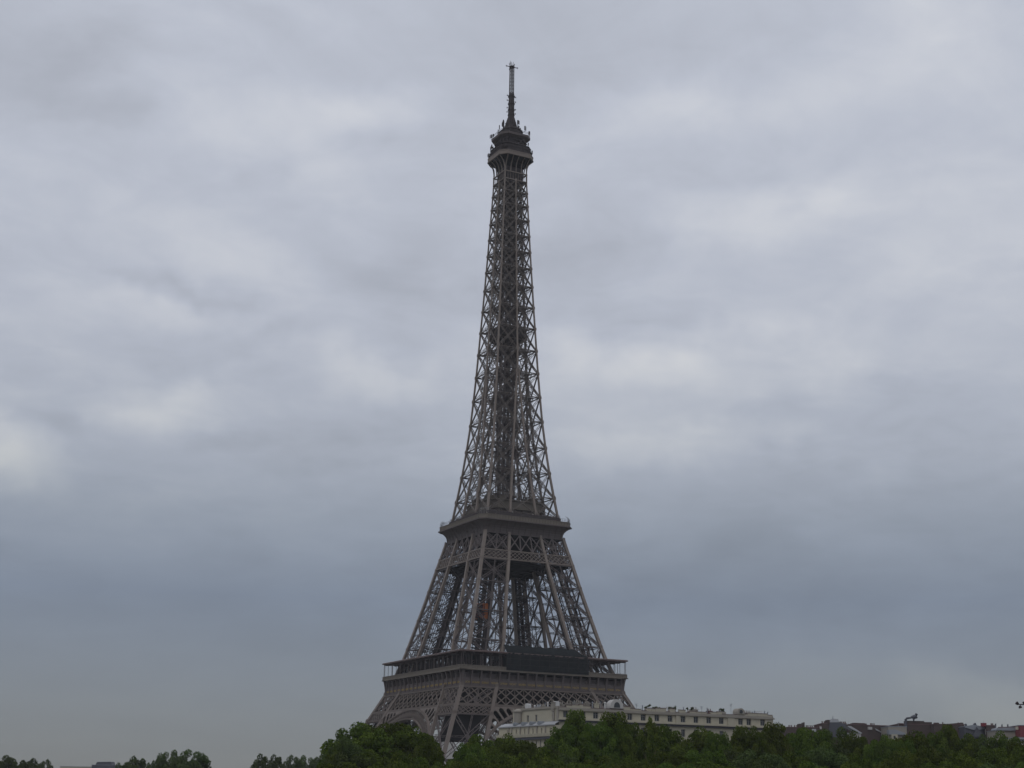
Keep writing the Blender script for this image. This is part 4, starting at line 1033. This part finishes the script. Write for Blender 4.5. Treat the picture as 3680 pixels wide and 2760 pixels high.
def addquad(f, name, mt, pts, d=-.4, th=1.5):
    m = f.mb(); q = [f.hit(*p) for p in pts]; m.loft([[(a, d, z) for a, z in q], [(a, d+th, z) for a, z in q]], True, True, True); return m.obj(name, mt, f.e)
f = block('brick_house', 'low brick house with a row of chimney pots, right of the cream apartment building', 2828, 2952, 2615, 436, BRICK, [2838, 2846, 2858, 2866, 2876, 2900, 2906, 2914, 2921, 2929, 2937, 2944, 2950])
addbox(f, 'chimney', BRICK, 2872, 2882, 2601, 2616); addbox(f, 'chimney', BRICK, 2888, 2891, 2596, 2616); addbox(f, 'window', PLASTER, 2946, 2952, 2611, 2620); addbox(f, 'window', ZINCL, 2918, 2932, 2620, 2630)
f = block('slate_house', 'house with a slate mansard and a pale zinc lantern on top', 2955, 3042, 2601, 440, BRICK, [2957, 2965, 2985+37, 3027, 3034, 3040])
addquad(f, 'mansard_roof', SLATE, [(2974, 2652), (2982, 2596), (3018, 2596), (3040, 2604), (3041, 2652)]); addbox(f, 'chimney', BRICK, 2973, 2981, 2587, 2602)
L_ = addquad(f, 'zinc_lantern', ZINCL, [(2983, 2596), (2986, 2592), (2988, 2584), (3012, 2584), (3013, 2591), (3018, 2596)], -.2, 2.5)
addquad(f, 'finial', ZINC, [(2994, 2584), (2995.5, 2572), (2997, 2584)], .8, .4)
f = block('white_house', 'white house with a bright sloping zinc roof beside the slate mansard', 3046, 3094, 2636, 428, PLASTER)
addquad(f, 'sloped_roof', ZINCL, [(3043, 2610), (3056, 2609), (3098, 2635), (3092, 2637)], -.4, 4)
f = block('brick_house', 'wide brown brick gable wall with clustered chimney pots behind the white house', 3053, 3189, 2607, 448, BRICK, [3070, 3076, 3081, 3086, 3092, 3098, 3105, 3110, 3134, 3139, 3146], slope=3)
addbox(f, 'chimney_block', BRICK, 3068, 3116, 2600, 2612, .2, 2.2); addbox(f, 'chimney', BRICK, 3051, 3062, 2602, 2612, 0, 1); addbox(f, 'chimney', PLASTER, 3118, 3131, 2613, 2622, -.6, .6)
addquad(f, 'sloped_roof', ZINCL, [(3144, 2618), (3170, 2632), (3172, 2636), (3146, 2624)]); addquad(f, 'aerial', ZINC, [(3053, 2607), (3053.6, 2588), (3054.3, 2607)], 1, .1)
f = block('cream_house', 'pale gabled house with a grey zinc roof and one dormer, between two brick walls', 3191, 3258, 2612, 442, STONE3)
addquad(f, 'zinc_roof', ZINC, [(3191, 2623), (3215, 2622), (3250, 2634), (3252, 2641), (3192, 2640)], -.6, 2)
d_ = addbox(f, 'dormer', STONE2, 3202, 3222, 2640, 2662, -1.2, 0); addbox(f, 'window', GLASSD, 3208, 3214, 2645, 2656, -1.3, -1.21); addquad(f, 'aerial', ZINC, [(3231, 2612), (3231.5, 2590), (3232.2, 2612)], 1, .1)
f = block('brick_house', 'brown brick house carrying a bent metal flue on its roof', 3226, 3351, 2604, 450, BRICK, [3300, 3308, 3313, 3334])
addbox(f, 'chimney_block', BRICK, 3258, 3322, 2591, 2606, .2, 3); addbox(f, 'chimney_block', BRICK, 3324, 3350, 2595, 2606, .3, 2.5); addbox(f, 'chimney', BRICK, 3228, 3247, 2599, 2606, 0, 1)
m = f.mb(); a1, z1 = f.hit(3254.5, 2606); a2, z2 = f.hit(3254.5, 2585); a3, z3 = f.hit(3258, 2581.5); a4, z4 = f.hit(3277, 2579)
m.tube([(a1, -.2, z1-1), (a1, -.2, z1), (a2, -.2, z2), (a3, -.2, z3), (a4, -.2, z4)], [.42, .42, .40, .32, .26], 10)
a5, z5 = f.hit(3283, 2577); a6, z6 = f.hit(3291, 2575); a7, z7 = f.hit(3292.5, 2567.5)
m.tube([(a4-.3, -.2, z4+.1), (a5, -.2, z5), (a6, -.2, z6), (a7, -.2, z7), (a7+.1, -.2, z7+.2)], [.3, .62, .70, .42, .40], 10)
m.tube([(a5, -.2, z5-.3), (f.hit(3283, 2592)[0], -.2, f.hit(3283, 2592)[1])], [.35, .2], 8)
m.obj('bent_flue', SLATE, f.e); addquad(f, 'sloped_roof', ZINCL, [(3352, 2614), (3358, 2614), (3370, 2630), (3362, 2631)], 0, 1)
f = block('brick_house', 'long brick house with a coping that rises to the right, right of the flue house', 3357, 3465, 2604, 446, BRICK, [3391, 3447, 3457])
addquad(f, 'gable_top', BRICK, [(3383, 2605), (3383, 2603), (3462, 2596.5), (3465, 2605)], .2, 3); addbox(f, 'chimney', BRICK, 3359, 3375, 2597, 2606, 0, 1.2)
f = block('grey_house', 'grey zinc roofed house with a dark gable and two dark chimneys', 3467, 3542, 2612, 440, SLATE, [])
addquad(f, 'zinc_roof', ZINC, [(3467, 2615), (3470, 2609), (3500, 2605), (3540, 2613), (3542, 2620), (3500, 2624)], -.4, 3); addquad(f, 'dark_gable', SLATE, [(3494, 2650), (3506, 2612), (3535, 2650)], -.9, .5)
addquad(f, 'chimney', SLATE, [(3472, 2610), (3472, 2600), (3476, 2601), (3478, 2610)], .5, 1); addquad(f, 'chimney', SLATE, [(3500, 2608), (3504, 2599), (3508, 2597), (3513, 2608)], .5, 1); addbox(f, 'window', PLASTER, 3538, 3549, 2621, 2640, -1.2, -.9)
f = block('brick_house', 'small ochre brick house with a red chimney and an aerial', 3544, 3577, 2608, 438, BRICK, [3566, 3571])
addbox(f, 'red_chimney', REDM, 3529, 3545, 2598, 2610, 0, 1.2); addquad(f, 'aerial', ZINC, [(3536.6, 2598), (3537.2, 2588), (3537.8, 2598)], .5, .1)
f = block('low_house', 'low house with a flat grey zinc roof and three thin roof vents', 3579, 3662, 2626, 430, STONE3)
addquad(f, 'zinc_roof', ZINC, [(3578, 2625), (3582, 2616), (3650, 2614), (3662, 2626)], -.5, 5); addquad(f, 'ridge_coping', COPE, [(3594, 2615), (3594, 2611.5), (3655, 2611), (3655, 2615)], 1, 1)
for px, yt in ((3585, 2599), (3608, 2602), (3629, 2601.5)): addquad(f, 'roof_vent', SLATE, [(px-1.6, 2614), (px-1.4, yt+2), (px-2.2, yt+1), (px, yt), (px+2.2, yt+1), (px+1.4, yt+2), (px+1.8, 2614)], 1.5, .5)
for j, px in enumerate((3584, 3589, 3594)): addbox(f, 'window', PLASTER, px, px+1.6, 2628, 2640, -.1, 0)
f = block('red_house', 'red painted rooftop block at the right edge of the view', 3664, 3720, 2608, 426, REDM); addbox(f, 'window', STONE2, 3652, 3660, 2611, 2622, .2, .6)
f = block('white_terrace', 'white flat terrace edge poking out of the trees at the right edge', 3646, 3720, 2652, 400, PLASTER)
addbox(f, 'dark_underside', SLATE, 3650, 3720, 2657, 2662, -.2, -.02)
f = block('far_house', 'pale far house low between the left trees', 216, 336, 2756, 640, STONE2)
f = block('slate_house', 'far dark slate roofed house left of a loose tree', 330, 420, 2750, 620, SLATE)
addquad(f, 'roof', SLATE, [(340, 2751), (346, 2738), (396, 2737), (400, 2751)], 1, 6)
f = block('white_building', 'white building glimpsed behind the near foot of the tower', 1562, 1632, 2640, 800, PLASTER)

# ------------------------------------------------------------------ lamp mast at the right edge
lp = at(3693, 2531, 122.0)
lamp = empty('lamp_mast', (lp.x, lp.y, 0), 'tall lamp mast with dark spotlight heads at the right edge of the view', 'lamp')
m = MB(); m.tube([(0, 0, .02), (0, 0, lp.z+.3)], [.16, .08], 10); m.obj('pole', ZINC, lamp)
def lpt(px, py, dy=0.0): q = at(px, py, 122.0+dy); return (q.x-lp.x, q.y-lp.y, q.z)
m = MB(); m.tube([lpt(3693, 2532), lpt(3666, 2532), lpt(3660, 2531)], [.05, .045, .03], 8); m.tube([lpt(3666, 2532), lpt(3667, 2537)], .03, 6); m.obj('bracket', SLATE, lamp)
for a, b in (((3661, 2532), (3651.5, 2524.5)), ((3664.5, 2536), (3668, 2545)), ((3680, 2531), (3681, 2522))):
    m = MB(); a, b = Vector(lpt(*a)), Vector(lpt(*b)); m.tube([a, a.lerp(b, .25), a.lerp(b, .85), b], [.05, .11, .15, .10], 10); m.obj('lamp_head', DARK, lamp)

# ------------------------------------------------------------------ trees
def crown_centres(seed, rx, rz, zc, n, taper=0.0):
    r = np.random.default_rng(seed); out = []
    bump = r.normal(size=(7, 3)); bump /= np.linalg.norm(bump, axis=1, keepdims=True); ba = r.uniform(-.22, .26, 7)
    while len(out) < n:
        d = r.normal(size=3); d /= np.linalg.norm(d)
        if d[2] < -.75: continue
        f_ = r.uniform(.45, 1.0)**.6; s_ = 1+sum(a*max(0, d@b)**3 for a, b in zip(ba, bump))
        z = d[2]*rz*f_*s_; k = 1-taper*(z/rz*.5+.5)
        out.append((d[0]*rx*f_*s_*k, d[1]*rx*f_*s_*k, zc+z))
    return out
def tree_proto(seed, H, rx, rz, n, per, size, taper, m_, prange=(.75, 1.35)):
    zc = H-rz*1.02
    V, t_ = leaf_arrays(seed, crown_centres(seed, rx-.7, rz-.6, zc, n, taper), prange, per, size)
    V[..., 2] += H-V[..., 2].max()
    cm = leaf_me('crown', V, t_, m_)
    T = MB(); r = random.Random(seed); T.tube([(0, 0, 0), (.1, .05, H*.2), (.0, .1, H*.45), (.1, 0, H*.72)], [.42, .32, .24, .10], 9)
    for j in range(9):
        an = j*2.4+r.random(); z0 = H*(.28+.045*j); L_ = rx*.75
        T.tube([(0, 0, z0), (math.cos(an)*L_*.5, math.sin(an)*L_*.5, z0+H*.09), (math.cos(an)*L_, math.sin(an)*L_, z0+H*.15)], [.16, .1, .03], 6)
    return cm, T.mesh('trunk', BARK, True), H, rx
PROT = [tree_proto(101, 18, 6.4, 6.0, 150, 300, .225, .06, LEAF), tree_proto(102, 18, 6.2, 5.6, 150, 300, .225, .0, LEAF), tree_proto(103, 18, 6.6, 6.4, 160, 300, .225, .10, LEAF),
        tree_proto(104, 18, 5.8, 7.0, 150, 280, .22, .22, LEAF), tree_proto(105, 18, 6.2, 6.0, 150, 300, .225, .05, LEAF2), tree_proto(106, 18, 6.0, 6.0, 95, 180, .32, .0, LEAF2, (.8, 1.5)),
        tree_proto(107, 18, 2.6, 7.6, 60, 120, .26, .75, LEAF, (.5, .9))]
rt = random.Random(77)
def tree(px, py, wpx, depth, v, label, grp=None, name='tree', cat='tree'):
    cm, tm_, H, rx = PROT[v]; p = at(px, py, depth)
    e_ = empty(name, (p.x, p.y, 0), label, cat, grp, rt.uniform(0, 6.28))
    k_ = 1.0 if v == 6 else (1.25 if depth > 380 else 1.5)
    sx = wpx*k_*depth/FPX/2/rx; e_.scale = (sx, sx*rt.uniform(.9, 1.1), p.z/H)
    for nm, me in (('crown', cm), ('trunk', tm_)):
        o = bpy.data.objects.new(nm, me); COL.objects.link(o); o.parent = e_
TREES = [
 (1312, 2590, 230, 225, 0, 'big round tree forming the left shoulder of the green mass below the tower'),
 (1395, 2592, 250, 232, 1, 'big green tree just under the crown of the left arch'),
 (1490, 2606, 230, 228, 2, 'big green tree covering the right foot of the left arch'),
 (1528, 2640, 105, 222, 0, 'narrow tree at the gap left of the near tower foot'),
 (1238, 2640, 120, 218, 4, 'tree on the sloping left edge of the green mass below the tower'),
 (1195, 2690, 95, 214, 2, 'lowest tree at the left end of the green mass'),
 (1692, 2664, 120, 222, 1, 'low tree just right of the near tower foot'),
 (1728, 2638, 170, 236, 0, 'rounded tree in front of the near leg lattice, left of the cream building'),
 (1812, 2632, 160, 230, 2, 'rounded tree at the left end of the cream building'),
 (1884, 2658, 150, 224, 1, 'low tree beneath the balcony of the cream building'),
 (1962, 2668, 150, 228, 4, 'low tree beneath the columns of the cream building'),
 (2064, 2548, 140, 240, 3, 'tall tree with a rounded top over the corner of the cream building'),
 (2030, 2596, 150, 236, 1, 'bushy tree on the left flank of the tall rounded tree'),
 (2120, 2596, 120, 238, 0, 'lower tree between the two tall trees before the cream building'),
 (2212, 2556, 180, 238, 3, 'tallest broad tree before the middle of the cream building'),
 (2170, 2584, 130, 234, 2, 'leafy tree on the left flank of the broad tall tree'),
 (2262, 2592, 120, 236, 1, 'leafy tree on the right flank of the broad tall tree'),
 (2336, 2572, 60, 230, 6, 'slim tree with a thin pointed leader against the cream wall'),
 (2352, 2592, 130, 236, 3, 'tree with an uneven top just right of the slim pointed tree'),
 (2412, 2602, 150, 234, 0, 'tree below the tall terrace frame of the cream building'),
 (2506, 2606, 160, 234, 2, 'tree below the middle windows of the cream building'),
 (2572, 2622, 100, 228, 1, 'low tree at the pale gap under the cream building'),
 (2655, 2606, 130, 236, 3, 'tree below the brown arched dormer of the cream building'),
 (2720, 2606, 120, 236, 2, 'tree covering the last windows of the cream building'),
 (2766, 2592, 130, 240, 3, 'tree at the right end of the cream building'),
 (2812, 2600, 80, 240, 6, 'thin ragged tree just beyond the right end of the cream building'),
 (2850, 2611, 140, 242, 0, 'tree under the left half of the low brick house'),
 (2920, 2610, 150, 244, 1, 'tree under the row of chimney pots of the low brick house'),
 (3000, 2609, 150, 246, 4, 'tree in front of the slate mansard'),
 (3080, 2623, 140, 244, 2, 'tree in front of the sloping white roof'),
 (3150, 2635, 130, 240, 0, 'tree in front of the wide brick gable wall'),
 (3222, 2649, 120, 238, 1, 'low tree below the dormer of the pale gabled house'),
 (3285, 2623, 160, 242, 2, 'rounded tree under the bent flue'),
 (3350, 2623, 130, 246, 1, 'tree right of the rounded tree under the bent flue'),
 (3415, 2599, 120, 246, 3, 'tree rising over the long brick wall with the slanting coping'),
 (3480, 2631, 140, 242, 0, 'tree before the dark gable'),
 (3550, 2635, 120, 240, 4, 'tree before the small ochre brick house'),
 (3610, 2623, 140, 240, 2, 'tree before the low zinc roofed house'),
 (3676, 2653, 130, 232, 1, 'last tree at the right edge, below the white terrace'),
 (35, 2712, 120, 420, 4, 'dark far tree at the left edge of the view'),
 (100, 2722, 110, 430, 5, 'far low tree second from the left edge'),
 (168, 2726, 70, 425, 4, 'small rounded far tree ending the left edge clump'),
 (440, 2738, 70, 400, 5, 'small loose far tree beside the slate roofed house'),
 (498, 2714, 110, 400, 5, 'loose far tree left of the big far round tree'),
 (545, 2730, 60, 405, 5, 'small far tree touching the big far round tree'),
 (612, 2692, 110, 390, 4, 'left half of the big far round tree pair, far left'),
 (688, 2690, 130, 392, 4, 'right half of the big far round tree pair, far left'),
 (950, 2706, 80, 430, 5, 'loose see-through far tree opening the row left of the tower'),
 (1000, 2708, 80, 432, 5, 'second far tree of the row left of the tower'),
 (1052, 2710, 80, 436, 4, 'third far tree of the row left of the tower'),
 (1105, 2712, 90, 438, 4, 'fourth far tree of the row left of the tower'),
 (1152, 2710, 80, 436, 4, 'far tree of the row left of the tower, nearest the green mass'),
]
for t_ in TREES: tree(*t_, grp='far trees on the left' if t_[0] < 1160 and t_[3] > 380 else 'trees along the river bank')
FILL = []
for j in range(22):
    FILL.append((1200+j*118+rt.uniform(-25, 25), rt.uniform(2676, 2712), rt.uniform(150, 200), rt.uniform(196, 212)))
for j in range(17):
    FILL.append((1150+j*160+rt.uniform(-40, 40), rt.uniform(2722, 2742), rt.uniform(180, 230), rt.uniform(172, 186)))
for j, (px, py, wpx, d_) in enumerate(FILL):
    if 1500 < px < 1700: py = max(py, 2716); wpx *= .8
    if px < 1290: px += 60; py += 14
    tree(px, py, wpx, d_, rt.choice((0, 1, 2, 4, 0, 1)), 'low green tree in the front row along the bottom edge', 'low trees of the front row')

# ------------------------------------------------------------------ thin damp air
hz = MB(); hz.box(-900, 900, -720, 1100, -13, 345)
hm = bpy.data.materials.new('damp_air'); hm.use_nodes = True; ht = hm.node_tree; ht.nodes.clear()
hv = ht.nodes.new('ShaderNodeVolumePrincipled'); hv.inputs['Color'].default_value = (0.93, 0.95, 1.0, 1); hv.inputs['Density'].default_value = 0.00009
ho_ = ht.nodes.new('ShaderNodeOutputMaterial'); ht.links.new(hv.outputs[0], ho_.inputs['Volume'])
hzo = hz.obj('haze', hm); hzo['kind'] = 'stuff'
